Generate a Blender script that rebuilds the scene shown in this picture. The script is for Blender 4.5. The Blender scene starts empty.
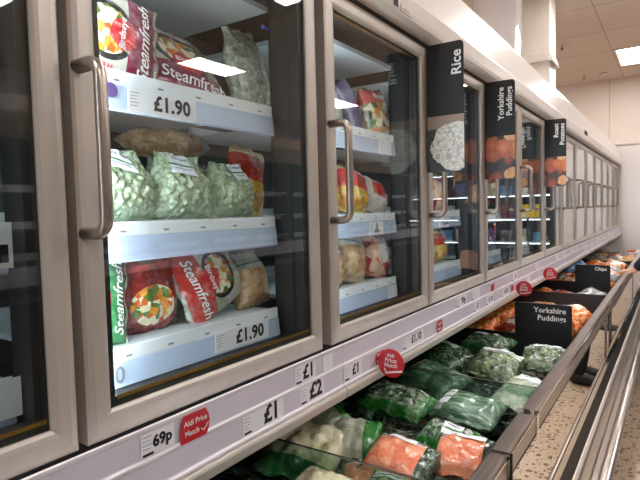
import bpy, bmesh, math, random
from mathutils import Vector, Matrix, noise
from mathutils.geometry import tessellate_polygon
PI = math.pi
random.seed(7)
S = bpy.context.scene
C = S.collection
ZC = 1.35                                   # eye height above the floor
B0, PITCH = -.2155, .625                    # first door boundary, door pitch
def bnd(n): return B0 + PITCH * n
def lin(v):
    v /= 255.0
    return v / 12.92 if v <= .04045 else ((v + .055) / 1.055) ** 2.4
def rgb(r, g, b): return (lin(r), lin(g), lin(b), 1)

# ------------------------------------------------------------------ materials
M = {}
class NT:
    def __init__(s, name):
        s.m = bpy.data.materials.new(name); s.m.use_nodes = True
        s.t = s.m.node_tree; s.n = s.t.nodes; s.l = s.t.links
        s.b = s.n['Principled BSDF']; s.out = s.n['Material Output']; M[name] = s.m
    def add(s, typ, **kw):
        n = s.n.new(typ)
        for k, v in kw.items(): setattr(n, k, v)
        return n
    def link(s, a, b): s.l.new(a, b)
    def math(s, op, a, b=None, c=None):
        n = s.add('ShaderNodeMath', operation=op)
        for i, v in enumerate((a, b, c)):
            if v is None: continue
            if isinstance(v, (int, float)): n.inputs[i].default_value = v
            else: s.link(v, n.inputs[i])
        return n.outputs[0]
    def mix(s, fac, a, b):
        n = s.add('ShaderNodeMix', data_type='RGBA')
        for i, v in ((0, fac), (6, a), (7, b)):
            if isinstance(v, (int, float)): n.inputs[i].default_value = v
            elif isinstance(v, tuple): n.inputs[i].default_value = v
            else: s.link(v, n.inputs[i])
        return n.outputs[2]
    def ramp(s, fac, stops, interp='LINEAR'):
        n = s.add('ShaderNodeValToRGB'); r = n.color_ramp; r.interpolation = interp
        while len(r.elements) < len(stops): r.elements.new(.5)
        for e, (p, c) in zip(r.elements, stops): e.position = p; e.color = c
        s.link(fac, n.inputs[0]); return n.outputs[0]
    def coord(s, kind='Object', scale=(1, 1, 1)):
        t = s.add('ShaderNodeTexCoord'); m = s.add('ShaderNodeMapping')
        m.inputs['Scale'].default_value = scale
        s.link(t.outputs[kind], m.inputs[0]); return m.outputs[0]
    def noise(s, vec, scale, detail=3, rough=.5):
        n = s.add('ShaderNodeTexNoise'); n.inputs['Scale'].default_value = scale
        n.inputs['Detail'].default_value = detail; n.inputs['Roughness'].default_value = rough
        s.link(vec, n.inputs['Vector']); return n.outputs[0]
    def bump(s, h, strength, dist=.01):
        n = s.add('ShaderNodeBump'); n.inputs['Strength'].default_value = strength
        n.inputs['Distance'].default_value = dist
        s.link(h, n.inputs['Height']); s.link(n.outputs[0], s.b.inputs['Normal'])

def mat(name, col, rough=.5, metal=0, spec=.5, coat=0, var=0, vscale=8, stretch=(1, 1, 1), bump=0, bscale=60):
    t = NT(name); b = t.b
    b.inputs['Base Color'].default_value = col; b.inputs['Roughness'].default_value = rough
    b.inputs['Metallic'].default_value = metal; b.inputs['Specular IOR Level'].default_value = spec
    b.inputs['Coat Weight'].default_value = coat; b.inputs['Coat Roughness'].default_value = .08
    v = t.coord('Object', stretch)
    if var:
        f = t.noise(v, vscale)
        lo = tuple(c * (1 - var) for c in col[:3]) + (1,); hi = tuple(min(1, c * (1 + var)) for c in col[:3]) + (1,)
        t.link(t.ramp(f, [(.3, lo), (.7, hi)]), b.inputs['Base Color'])
    if bump: t.bump(t.noise(v, bscale), bump, .002)
    return t.m
def emit(name, col, strength):
    t = NT(name); b = t.b
    b.inputs['Base Color'].default_value = (.8, .8, .8, 1)
    b.inputs['Emission Color'].default_value = col; b.inputs['Emission Strength'].default_value = strength
    return t.m
def pane(name, tint=(1, 1, 1, 1), r0=.05, gloss=(1, 1, 1, 1), power=5.0, rmax=1.0):
    """thin clear sheet: see-through plus a mirror reflection that grows towards grazing angles"""
    t = NT(name); t.n.remove(t.b)
    g = t.add('ShaderNodeNewGeometry'); d = t.add('ShaderNodeVectorMath', operation='DOT_PRODUCT')
    t.link(g.outputs['Normal'], d.inputs[0]); t.link(g.outputs['Incoming'], d.inputs[1])
    k = t.math('POWER', t.math('SUBTRACT', 1.0, t.math('ABSOLUTE', d.outputs['Value'])), power)
    r = t.math('MULTIPLY_ADD', k, rmax - r0, r0)
    tr = t.add('ShaderNodeBsdfTransparent'); tr.inputs[0].default_value = tint
    gl = t.add('ShaderNodeBsdfGlossy'); gl.inputs['Color'].default_value = gloss; gl.inputs['Roughness'].default_value = .0
    mx = t.add('ShaderNodeMixShader'); t.link(r, mx.inputs[0]); t.link(tr.outputs[0], mx.inputs[1]); t.link(gl.outputs[0], mx.inputs[2])
    t.link(mx.outputs[0], t.out.inputs[0]); return t.m

mat('door_metal', rgb(200, 191, 182), .38, .4, var=.05, vscale=3, stretch=(6, 6, 1))
mat('handle_metal', rgb(188, 176, 166), .3, .9, var=.12, vscale=30)
mat('rail_metal', rgb(150, 138, 132), .28, .85, var=.15, vscale=10, stretch=(8, .4, 8))
mat('bumper_metal', rgb(205, 198, 192), .30, .9, var=.08, vscale=6, stretch=(1, .3, 1))
mat('chrome', rgb(230, 228, 225), .08, 1)
mat('black_rubber', rgb(16, 15, 15), .45, var=.2)
mat('mullion_dark', rgb(20, 17, 16), .5, var=.1)
mat('gold_reflection', rgb(168, 128, 52), .3, .7, var=.2, vscale=20)  # gold colour of the reflection line along the glass edge
mat('header_white', rgb(246, 238, 232), .30, 0, coat=.25, var=.02, vscale=2)
mat('case_liner', rgb(66, 70, 70), .5, var=.05, vscale=4)
mat('case_grey', rgb(120, 118, 116), .55, var=.05)
mat('shelf_white', rgb(214, 224, 228), .4, var=.03)
mat('strip_blue', rgb(196, 210, 236), .18, 0, coat=.6, var=.05, vscale=5)
mat('rail_white', rgb(238, 232, 238), .3, var=.04, vscale=14, stretch=(1, .4, 1))
mat('rail_channel', rgb(222, 214, 226), .35, var=.05, vscale=12, stretch=(1, .4, 1))
mat('ledge_beige', rgb(202, 194, 186), .4, .1, var=.05)
mat('card_white', rgb(244, 241, 246), .5, var=.02)
mat('card_bright', rgb(240, 244, 248), .4, var=.02)
mat('ink', rgb(22, 20, 30), .6, var=.1)
mat('ink_grey', rgb(130, 126, 134), .6, var=.1)
mat('ink_white', rgb(240, 238, 236), .5, var=.03)
mat('ink_green', rgb(60, 128, 62), .5, var=.1)
mat('ink_purple', rgb(92, 70, 130), .5, var=.1)
mat('ink_red', rgb(190, 40, 48), .5, var=.08)
mat('tag_red', rgb(204, 38, 52), .35, coat=.3, var=.05)
mat('sign_black', rgb(20, 20, 22), .55, coat=0, var=.12, vscale=6)
mat('bin_black', rgb(24, 25, 27), .5, var=.15, vscale=6)
mat('bin_grey', rgb(54, 52, 52), .42, var=.1, vscale=6)
mat('liner_dark', rgb(36, 40, 40), .6, var=.2)
mat('wall_white', rgb(228, 218, 214), .55, var=.02, vscale=1.2)
mat('column_white', rgb(232, 226, 226), .1, 0, coat=.8, var=.02)
mat('duct_beige', rgb(200, 190, 180), .5, var=.03)
mat('fitting_grey', rgb(110, 96, 84), .5, var=.1)
mat('opp_header_dimmed', rgb(150, 124, 104), .4, var=.05)  # white header browned in its colour to look poorly lit
mat('opp_dark', rgb(30, 32, 36), .4, var=.2)
mat('opp_frame', rgb(62, 56, 52), .4, .4, var=.1)
mat('navy_knit', rgb(26, 34, 50), .85, var=.2, vscale=40, bump=.4)
mat('dark_cloth', rgb(18, 18, 22), .85, var=.2, vscale=30, bump=.3)
mat('shoe_black', rgb(20, 19, 20), .5, var=.2)
mat('skin', rgb(214, 160, 132), .5, var=.08, vscale=18)
mat('hair_brown', rgb(52, 36, 28), .7, var=.2, vscale=60)
mat('wire_steel', rgb(150, 150, 152), .25, .9, var=.05)
mat('trolley_blue', rgb(60, 76, 110), .4, var=.1)
mat('yellow_card', rgb(236, 196, 30), .5, var=.05)
mat('blue_clip', rgb(40, 60, 150), .4, var=.1)
emit('ceiling_lamp', (1, .985, .965, 1), 25)
emit('added_shelf_glow', (.85, .93, 1, 1), 7)  # glow added to mimic bright bits in the door reflections
emit('led_cold', (.80, .92, 1, 1), 27)
pane('door_glass', (.93, .955, .95, 1), .050)
pane('pale_door_glass', (.86, .87, .86, 1), .16, power=3.0)
pane('acrylic', (.66, .76, .72, 1), .06)
pane('front_glass', (.42, .42, .40, 1), .62, power=2.2, gloss=(.92, .88, .84, 1))
pane('clear_tape', (.92, .92, .90, 1), .18, power=2)

t = NT('ceiling_panel')                       # tan panels with thin joints
v = t.coord('Object'); sep = t.add('ShaderNodeSeparateXYZ'); t.link(v, sep.inputs[0])
def joint(ax, off, step, w):
    f = t.math('FRACT', t.math('DIVIDE', t.math('SUBTRACT', ax, off), step))
    return t.math('LESS_THAN', t.math('ABSOLUTE', t.math('SUBTRACT', f, .5)), w / step)
j = t.math('MAXIMUM', joint(sep.outputs[0], -.24 - .6, 1.2, .008), joint(sep.outputs[1], 10.3 - .6, 1.2, .01))
base = t.ramp(t.noise(v, 1.3), [(.3, rgb(188, 174, 163)), (.7, rgb(194, 180, 169))])
t.link(t.mix(j, base, rgb(150, 136, 124)), t.b.inputs['Base Color']); t.b.inputs['Roughness'].default_value = .7

t = NT('upper_wall')
v = t.coord('Object'); sep = t.add('ShaderNodeSeparateXYZ'); t.link(v, sep.inputs[0])
j = t.math('LESS_THAN', t.math('ABSOLUTE', t.math('SUBTRACT', t.math('FRACT', t.math('DIVIDE', sep.outputs[0], 1.0)), .5)), .008)
base = t.ramp(t.noise(v, 1.0), [(.3, rgb(214, 200, 190)), (.7, rgb(219, 205, 195))])
t.link(t.mix(j, base, rgb(190, 164, 140)), t.b.inputs['Base Color']); t.b.inputs['Roughness'].default_value = .6

t = NT('terrazzo_floor')                      # beige with brown flecks
v = t.coord('Object', (1, 1, 1))
nz = t.add('ShaderNodeTexNoise'); nz.inputs['Scale'].default_value = 26; nz.inputs['Detail'].default_value = 2; t.link(v, nz.inputs['Vector'])
wv = t.add('ShaderNodeVectorMath', operation='MULTIPLY_ADD'); t.link(nz.outputs['Color'], wv.inputs[0]); wv.inputs[1].default_value = (.03, .03, 0); t.link(v, wv.inputs[2])
def fleck(scale, th, soft):
    vo = t.add('ShaderNodeTexVoronoi'); vo.inputs['Scale'].default_value = scale; t.link(wv.outputs[0], vo.inputs['Vector'])
    sp = t.add('ShaderNodeSeparateColor'); t.link(vo.outputs['Color'], sp.inputs[0])
    r = t.math('MULTIPLY', sp.outputs[0], th)
    return t.math('LESS_THAN', vo.outputs['Distance'], r)
base = t.ramp(t.noise(v, 3, 4), [(.3, rgb(200, 178, 154)), (.7, rgb(212, 190, 166))])
c1 = t.mix(fleck(34, .50, 0), base, rgb(112, 84, 62))
c2 = t.mix(fleck(64, .46, 0), c1, rgb(150, 118, 90))
t.link(c2, t.b.inputs['Base Color']); t.b.inputs['Roughness'].default_value = .3; t.b.inputs['Specular IOR Level'].default_value = .4

VEG = [(0, rgb(206, 92, 30)), (.25, rgb(226, 214, 180)), (.45, rgb(86, 118, 46)), (.62, rgb(230, 150, 52)), (.8, rgb(240, 232, 206)), (1, rgb(60, 90, 36))]
def bagmat(name, cols, scale=60, bands=(), rough=.22, stretch=(1, 1, 1), coat=.6, pips=.5, film_white=.5):
    """printed film bag: contents seen through film, then flat printed shapes given in UV (-1..1)"""
    t = NT(name); ob = t.coord('Object', stretch)
    vo = t.add('ShaderNodeTexVoronoi'); vo.inputs['Scale'].default_value = scale; t.link(ob, vo.inputs['Vector'])
    sp = t.add('ShaderNodeSeparateColor'); t.link(vo.outputs['Color'], sp.inputs[0])
    n = len(cols)
    col = t.ramp(sp.outputs[0], [(i / max(1, n), c) for i, c in enumerate(cols)], 'CONSTANT' if n > 2 else 'LINEAR')
    film = t.noise(ob, 22, 4, .6)
    tc = t.add('ShaderNodeTexCoord'); uv = t.add('ShaderNodeSeparateXYZ'); t.link(tc.outputs['UV'], uv.inputs[0])
    U = t.math('MULTIPLY_ADD', uv.outputs[0], 2, -1); V = t.math('MULTIPLY_ADD', uv.outputs[1], 2, -1)
    for b in bands:
        if b[0] == 'rect':
            _, u0, u1, v0, v1, c = b
            m = t.math('MULTIPLY', t.math('LESS_THAN', t.math('ABSOLUTE', t.math('SUBTRACT', U, (u0 + u1) / 2)), (u1 - u0) / 2),
                       t.math('LESS_THAN', t.math('ABSOLUTE', t.math('SUBTRACT', V, (v0 + v1) / 2)), (v1 - v0) / 2))
        else:
            _, cu, cv, ru, rv, c = b
            a = t.math('POWER', t.math('DIVIDE', t.math('SUBTRACT', U, cu), ru), 2); d = t.math('POWER', t.math('DIVIDE', t.math('SUBTRACT', V, cv), rv), 2)
            m = t.math('LESS_THAN', t.math('ADD', a, d), 1)
        if c == 'veg':
            vv = t.add('ShaderNodeTexVoronoi'); vv.inputs['Scale'].default_value = 75; t.link(t.coord('Object'), vv.inputs['Vector'])
            s2 = t.add('ShaderNodeSeparateColor'); t.link(vv.outputs['Color'], s2.inputs[0])
            c = t.ramp(s2.outputs[1], VEG, 'CONSTANT')
        col = t.mix(m, col, c)
    t.link(col, t.b.inputs['Base Color'])
    t.b.inputs['Roughness'].default_value = rough; t.b.inputs['Coat Weight'].default_value = coat; t.b.inputs['Coat Roughness'].default_value = .12
    h = t.math('ADD', t.math('MULTIPLY', film, .9), t.math('MULTIPLY', t.noise(ob, 90, 2), .3))
    h = t.math('SUBTRACT', h, t.math('MULTIPLY', vo.outputs['Distance'], pips))
    t.bump(h, .9, .007)
    t.link(t.math('MULTIPLY_ADD', t.noise(ob, 14, 3), .4, .0), t.b.inputs['Roughness'])
    milk = t.ramp(t.noise(ob, 30, 5, .7), [(.50, (0, 0, 0, 1)), (.72, (.5, .5, .5, 1))])
    t.link(t.mix(t.math('MULTIPLY', milk, film_white), col, rgb(222, 228, 226)), t.b.inputs['Base Color'])
    return t.m
def steam(name, main, edge=(212, 208, 196)):
    return bagmat(name, [rgb(*edge), rgb(200, 194, 182)], 8, [
        ('ell', 0, .10, .66, .50, rgb(44, 44, 46)), ('ell', 0, .10, .54, .40, 'veg'),
        ('rect', -1, 1, -.90, -.28, rgb(*main)), ('ell', 0, -.18, .34, .24, rgb(200, 36, 44)),
        ('rect', -1, 1, -.98, -.92, rgb(226, 222, 214))], pips=0)
steam('steam_maroon', (132, 28, 62)); steam('steam_red', (186, 52, 40), (150, 158, 122)); steam('steam_green', (40, 128, 66), (60, 120, 70))
bagmat('soya_bag', [rgb(170, 184, 150), rgb(182, 194, 160), rgb(160, 174, 138), rgb(192, 200, 176)], 84, [], pips=1.2)
bagmat('cauli_bag', [rgb(176, 176, 156), rgb(206, 206, 190), rgb(150, 156, 132)], 90, [], film_white=.8)
bagmat('cauli_chest', [rgb(220, 214, 176), rgb(236, 228, 196), rgb(196, 196, 144)], 26, [('rect', -1, 1, -1, -.62, rgb(40, 120, 62))])
bagmat('veg_mix_bag', [rgb(70, 98, 68), rgb(168, 182, 170), rgb(86, 116, 78), rgb(122, 144, 120), rgb(52, 78, 58)], 84, [('rect', -1, 1, -1, -.68, rgb(36, 120, 40)), ('rect', .78, 1, -1, 1, rgb(36, 118, 44))])
bagmat('broccoli_bag', [rgb(52, 84, 58), rgb(72, 104, 74), rgb(40, 66, 48), rgb(98, 124, 96)], 80, [('rect', -.9, .3, .35, .8, rgb(196, 208, 198)), ('rect', -1, 1, -1, -.7, rgb(30, 84, 44))])
bagmat('beans_bag', [rgb(96, 134, 106), rgb(136, 166, 142), rgb(72, 110, 86)], 60, [('rect', -1, -.66, -.8, .8, rgb(190, 206, 196))], stretch=(.35, 2.2, 1))
bagmat('sprouts_bag', [rgb(70, 92, 62), rgb(104, 124, 82), rgb(54, 76, 52), rgb(128, 142, 104)], 66, [('rect', -.9, .9, .38, .84, rgb(222, 230, 224)), ('rect', -.9, .9, .5, .56, rgb(64, 128, 70))])
bagmat('pale_bag', [rgb(176, 190, 160), rgb(200, 208, 184), rgb(156, 174, 140)], 48, [('rect', -.2, .95, .3, .8, rgb(232, 234, 232))])
bagmat('carrot_bag', [rgb(232, 128, 92), rgb(240, 150, 112), rgb(222, 112, 76)], 26, [('rect', -1, 1, .52, 1, rgb(238, 206, 200)), ('rect', -1, 1, .62, .70, rgb(40, 92, 50)), ('rect', .58, 1, -1, 1, rgb(30, 62, 38)), ('rect', -1, -.86, -1, 1, rgb(30, 62, 38))])
bagmat('green_white_bag', [rgb(188, 200, 170), rgb(210, 214, 196)], 20, [('rect', .35, 1, -1, 1, rgb(44, 140, 52)), ('rect', -1, -.1, .2, .7, rgb(236, 240, 232))])
bagmat('dark_green_bag', [rgb(36, 58, 46), rgb(52, 78, 58), rgb(72, 94, 78), rgb(28, 46, 36)], 60, [('rect', -.8, .2, -.1, .5, rgb(110, 130, 118))])
bagmat('orange_bag', [rgb(224, 112, 36), rgb(236, 146, 56), rgb(198, 80, 30), rgb(228, 176, 100)], 50, [('rect', -.6, .6, .5, .85, rgb(222, 196, 170))])
bagmat('roast_bag', [rgb(222, 176, 110), rgb(236, 206, 150), rgb(190, 130, 70)], 34, [])
bagmat('salmon_bag', [rgb(216, 110, 74), rgb(232, 186, 158), rgb(180, 60, 46)], 30, [('rect', -.4, .5, -.4, .6, rgb(230, 220, 210))])
bagmat('grey_bag', [rgb(120, 116, 120), rgb(150, 146, 148), rgb(74, 72, 78)], 20, [])
bagmat('blue_bag', [rgb(52, 120, 180), rgb(110, 170, 214)], 16, [])
bagmat('white_bag', [rgb(226, 214, 200), rgb(240, 232, 222), rgb(204, 184, 166)], 22, [('rect', -.6, .4, -.2, .6, rgb(206, 60, 40))])
bagmat('red_yellow_bag', [rgb(226, 180, 60), rgb(238, 206, 110), rgb(206, 140, 50)], 40, [('rect', -1, 1, .0, .72, rgb(206, 56, 40)), ('rect', -1, 1, .72, 1, rgb(214, 200, 150))])
bagmat('red_food_bag', [rgb(112, 26, 30), rgb(140, 40, 36), rgb(86, 52, 30)], 30, [('ell', 0, -.4, .7, .45, 'veg'), ('rect', -1, 1, .4, .52, rgb(196, 70, 60))])
bagmat('beige_bag', [rgb(196, 158, 118), rgb(212, 178, 138), rgb(182, 140, 100)], 60, [('rect', -1, 1, .35, 1, rgb(176, 188, 178)), ('rect', -1, 1, .5, .56, rgb(70, 120, 76))])
bagmat('purple_bag', [rgb(78, 72, 120), rgb(104, 98, 146)], 12, [('rect', -.9, -.7, -1, 1, rgb(170, 168, 196))])
bagmat('fruit_bag', [rgb(60, 90, 60), rgb(230, 150, 60), rgb(236, 222, 190), rgb(90, 120, 60)], 40, [('rect', -1, 1, .35, .85, rgb(196, 40, 48)), ('rect', -1, 1, -1, -.6, rgb(232, 150, 70))])
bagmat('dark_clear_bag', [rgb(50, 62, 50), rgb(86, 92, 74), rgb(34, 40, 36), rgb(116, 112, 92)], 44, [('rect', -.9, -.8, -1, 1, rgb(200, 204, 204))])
bagmat('rice_bag', [rgb(204, 208, 190), rgb(220, 222, 206)], 60, [('ell', 0, .35, .7, .42, rgb(200, 212, 200)), ('rect', -1, 1, -.02, .1, rgb(92, 138, 84))])

def food_print(name, scale, stops, base, top=None):
    """the colour photograph printed on the bottom of a hanging sign"""
    t = NT(name); v = t.coord('Object')
    nz = t.add('ShaderNodeTexNoise'); nz.inputs['Scale'].default_value = 30; nz.inputs['Detail'].default_value = 4; t.link(v, nz.inputs['Vector'])
    w = t.add('ShaderNodeVectorMath', operation='MULTIPLY_ADD'); t.link(nz.outputs['Color'], w.inputs[0]); w.inputs[1].default_value = (.03, .0, .03); t.link(v, w.inputs[2])
    vo = t.add('ShaderNodeTexVoronoi'); vo.inputs['Scale'].default_value = scale; t.link(w.outputs[0], vo.inputs['Vector'])
    col = t.ramp(vo.outputs['Distance'], stops)
    if not base:
        sc_ = t.add('ShaderNodeSeparateColor'); t.link(vo.outputs['Color'], sc_.inputs[0])
        tone = t.ramp(sc_.outputs[0], [(.1, rgb(238, 190, 132)), (.45, rgb(214, 120, 66)), (.9, rgb(168, 66, 40))])
        n2 = t.noise(v, 60, 4, .6)
        col = t.mix(t.math('MULTIPLY', t.math('LESS_THAN', vo.outputs['Distance'], .62), t.math('MULTIPLY_ADD', n2, 1.2, .1)), col, tone)
    if base:
        sp = t.add('ShaderNodeSeparateXYZ'); t.link(w.outputs[0], sp.inputs[0])
        cx, cz, rx, rz = base
        d = t.math('ADD', t.math('POWER', t.math('DIVIDE', t.math('SUBTRACT', sp.outputs[0], cx), rx), 2), t.math('POWER', t.math('DIVIDE', t.math('SUBTRACT', sp.outputs[2], cz), rz), 2))
        ring = t.math('LESS_THAN', d, 1.0)
        bg = t.mix(t.math('GREATER_THAN', sp.outputs[2], cz + rz * .72), rgb(52, 50, 52), rgb(146, 122, 106))
        col = t.mix(ring, bg, col)
    t.link(col, t.b.inputs['Base Color']); t.b.inputs['Roughness'].default_value = .35
food_print('rice_print', 120, [(0, rgb(238, 234, 228)), (.5, rgb(208, 202, 194)), (1, rgb(150, 144, 138))], (.050, -.085, .082, .078))
food_print('pudding_print', 17, [(0, rgb(236, 170, 116)), (.25, rgb(196, 104, 58)), (.5, rgb(128, 58, 32)), (.75, rgb(44, 22, 16))], None)
food_print('potato_print', 20, [(0, rgb(214, 110, 70)), (.4, rgb(190, 90, 56)), (.66, rgb(80, 40, 26)), (1, rgb(30, 18, 14))], None)

# ------------------------------------------------------------------ mesh helpers
def box(bm, x0, x1, y0, y1, z0, z1, mi=0):
    vs = [bm.verts.new((x, y, z)) for x in (x0, x1) for y in (y0, y1) for z in (z0, z1)]
    for q in ((0, 1, 3, 2), (4, 6, 7, 5), (0, 4, 5, 1), (2, 3, 7, 6), (0, 2, 6, 4), (1, 5, 7, 3)):
        bm.faces.new([vs[i] for i in q]).material_index = mi
def prism(bm, prof, y0, y1, mi=0, axis='y'):
    def P(a, b, y): return (a, y, b) if axis == 'y' else ((y, a, b) if axis == 'x' else (a, b, y))
    A = [bm.verts.new(P(a, b, y0)) for a, b in prof]; Bv = [bm.verts.new(P(a, b, y1)) for a, b in prof]
    n = len(prof)
    for i in range(n):
        k = (i + 1) % n; bm.faces.new((A[i], A[k], Bv[k], Bv[i])).material_index = mi
    for tri in tessellate_polygon([[Vector((a, b, 0)) for a, b in prof]]):
        bm.faces.new([A[i] for i in tri]).material_index = mi; bm.faces.new([Bv[i] for i in reversed(tri)]).material_index = mi
def tube(bm, pts, r, seg=10, mi=0, closed=False, sx=1.0):
    pts = [Vector(p) for p in pts]; rings = []; n = len(pts)
    prev = None
    for i, p in enumerate(pts):
        d = (pts[min(i + 1, n - 1)] - pts[max(i - 1, 0)]).normalized()
        if prev is None:
            a = d.orthogonal().normalized()
        else:
            a = (prev - d * prev.dot(d)).normalized()
        prev = a; b = d.cross(a)
        rr = r[i] if isinstance(r, (list, tuple)) else r
        rings.append([bm.verts.new(p + a * rr * math.cos(2 * PI * k / seg) + b * rr * math.sin(2 * PI * k / seg) * sx) for k in range(seg)])
    for i in range(n - 1):
        for k in range(seg):
            f = bm.faces.new((rings[i][k], rings[i][(k + 1) % seg], rings[i + 1][(k + 1) % seg], rings[i + 1][k])); f.material_index = mi; f.smooth = True
    bm.faces.new(list(reversed(rings[0]))).material_index = mi; bm.faces.new(rings[-1]).material_index = mi
def arc(c, r, a0, a1, n, plane='xz', other=0):
    out = []
    for i in range(n + 1):
        a = a0 + (a1 - a0) * i / n; p, q = c[0] + r * math.cos(a), c[1] + r * math.sin(a)
        out.append((p, other, q) if plane == 'xz' else (other, p, q) if plane == 'yz' else (p, q, other))
    return out
def obj(name, bm, mats, parent=None, bevel=0, smooth=False, seg=2, fix=True):
    if fix: bmesh.ops.recalc_face_normals(bm, faces=bm.faces)
    me = bpy.data.meshes.new(name); bm.to_mesh(me); bm.free()
    for m in (mats if isinstance(mats, (list, tuple)) else [mats]): me.materials.append(M[m])
    if smooth:
        for p in me.polygons: p.use_smooth = True
    o = bpy.data.objects.new(name, me); C.objects.link(o)
    if parent:
        o.parent = parent; o.matrix_parent_inverse = parent.matrix_basis.inverted()
    if bevel:
        b = o.modifiers.new('bevel', 'BEVEL'); b.width = bevel; b.segments = seg; b.limit_method = 'ANGLE'; b.angle_limit = .6
    return o
def NB(): return bmesh.new()
def tag(o, label=None, cat=None, group=None, kind=None):
    if label: o['label'] = label
    if cat: o['category'] = cat
    if group: o['group'] = group
    if kind: o['kind'] = kind
    return o
def empty(name, loc, label, cat, group=None):
    o = bpy.data.objects.new(name, None); C.objects.link(o); o.location = loc; o.empty_display_size = .05
    return tag(o, label, cat, group)
_tc = {}
def text_geo(s, size, bold=.0, shear=0, align='CENTER', space=1.0, res=3):
    key = (s, size, bold, shear, align, space)
    if key in _tc: return _tc[key]
    cu = bpy.data.curves.new('lettering', 'FONT'); cu.body = s; cu.size = size; cu.offset = bold * size; cu.shear = shear
    cu.align_x = align; cu.align_y = 'CENTER'; cu.space_character = space; cu.resolution_u = res
    o = bpy.data.objects.new('lettering', cu); C.objects.link(o)
    dg = bpy.context.evaluated_depsgraph_get(); dg.update()
    me = bpy.data.meshes.new_from_object(o.evaluated_get(dg))
    g = ([tuple(v.co) for v in me.vertices], [tuple(p.vertices) for p in me.polygons])
    C.objects.unlink(o); bpy.data.objects.remove(o); bpy.data.curves.remove(cu); bpy.data.meshes.remove(me)
    _tc[key] = g; return g
def put_text(bm, s, size, fn, mi=0, **kw):
    vs, fs = text_geo(s, size, **kw)
    V = [bm.verts.new(fn(a, b)) for a, b, _ in vs]
    for f in fs:
        try: bm.faces.new([V[i] for i in f]).material_index = mi
        except ValueError: pass
def put_poly(bm, poly, fn, mi=0):
    V = [bm.verts.new(fn(a, b)) for a, b in poly]
    for tri in tessellate_polygon([[Vector((a, b, 0)) for a, b in poly]]): bm.faces.new([V[i] for i in tri]).material_index = mi
def onX(x, y, z): return lambda a, b: (x, y + a, z + b)         # surface facing the aisle
def onY(x, y, z): return lambda a, b: (x + a, y, z + b)         # surface facing the viewer's end
TICK = [(-.5, .05), (-.15, -.3), (.6, .45), (.66, .36), (-.14, -.46), (-.58, -.03)]

# ------------------------------------------------------------------ the building
bm = NB(); box(bm, -7, 9, -8, 13.5, -.1, 0); tag(obj('floor', bm, 'terrazzo_floor'), kind='structure')
bm = NB(); box(bm, -7, 9, -8, 13.5, 3.95, 4.05); tag(obj('ceiling', bm, 'ceiling_panel'), kind='structure')
bm = NB(); box(bm, -7, 9, 12.7, 12.8, 0, 3.95); tag(obj('wall_far', bm, 'upper_wall'), kind='structure')
bm = NB(); box(bm, -3, .80, 8.57, 8.72, 0, 2.175); tag(obj('wall_end', bm, 'wall_white'), kind='structure')
bm = NB(); box(bm, -3, .80, 8.555, 8.72, 2.175, 2.19); tag(obj('trim_1', bm, 'duct_beige'), kind='structure')
bm = NB(); box(bm, -7, -6.9, -8, 13.5, 0, 3.95); tag(obj('wall_left', bm, 'wall_white'), kind='structure')
bm = NB(); box(bm, 8.9, 9, -8, 13.5, 0, 3.95); tag(obj('wall_right', bm, 'wall_white'), kind='structure')
bm = NB(); box(bm, -7, 9, -8, -7.9, 0, 3.95); tag(obj('wall_back', bm, 'wall_white'), kind='structure')
# column with shiny cladding
bm = NB(); cx, cy = -.86, 5.62
tube(bm, [(cx, cy, z) for z in (0, 3.95)], .245, 40); o = obj('round_column', bm, 'column_white'); tag(o, kind='structure')
bm = NB(); box(bm, -1.02, -.612, 7.0, 7.4, 0, 3.949); o = obj('boxed_column', bm, 'duct_beige'); tag(o, kind='structure')
zc_ = 1.875 + ZC
e = empty('column_collar', (-.8, 7.2, zc_ - .12), 'cream collar bracket round the boxed column above the freezer header', 'bracket')
bm = NB(); box(bm, -1.05, -.606, 6.955, 6.999, zc_ - .11, zc_); obj('band', bm, 'duct_beige', e, bevel=.006)
bm = NB(); prism(bm, [(-.606, zc_), (-.568, zc_ - .115), (-.574, zc_ - .125), (-.606, zc_ - .11)], 6.96, 7.42); obj('flange', bm, 'duct_beige', e)
# lamps set in the ceiling grid
k = 0
for ix in range(-2, 3):
    for iy in range(-3, 2):
        x0 = -.2 + ix * 3.0; y0 = 10.3 + iy * 4.1
        if iy == 1: continue
        if (ix, iy) == (1, -1): y0 -= 2.0
        e = empty('ceiling_light', (x0 + .3, y0 + .6, 3.95), 'ceiling light panel', 'light', 'flush ceiling light panels')
        if ix == 0 and iy == 0: e['label'] = 'bright white rectangular light panel in the tan ceiling near the far wall'
        else: e['label'] = 'flush light panel in the ceiling, seen only as a reflection in the freezer doors'
        bm = NB(); box(bm, x0 + .02, x0 + .58, y0 + .02, y0 + 1.18, 3.936, 3.944); obj('diffuser', bm, 'ceiling_lamp', e)
        bm = NB()
        for a in ((x0, x0 + .02, y0, y0 + 1.2), (x0 + .58, x0 + .6, y0, y0 + 1.2), (x0, x0 + .6, y0, y0 + .02), (x0, x0 + .6, y0 + 1.18, y0 + 1.2)): box(bm, *a, 3.93, 3.949)
        obj('frame', bm, 'header_white', e)
for (x, y, lb) in ((-.877, 9.45, 'small ceiling sprinkler head nearer the boxed column'), (-.874, 11.88, 'small ceiling sprinkler head nearer the far wall')):
    bm = NB(); tube(bm, [(x, y, 3.949), (x, y, 3.90), (x, y, 3.89), (x, y, 3.86)], [.008, .008, .014, .008], 10)
    tube(bm, [(x, y, 3.892), (x, y, 3.886)], .03, 12); tag(obj('ceiling_sprinkler', bm, 'fitting_grey'), lb, 'sprinkler')
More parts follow.
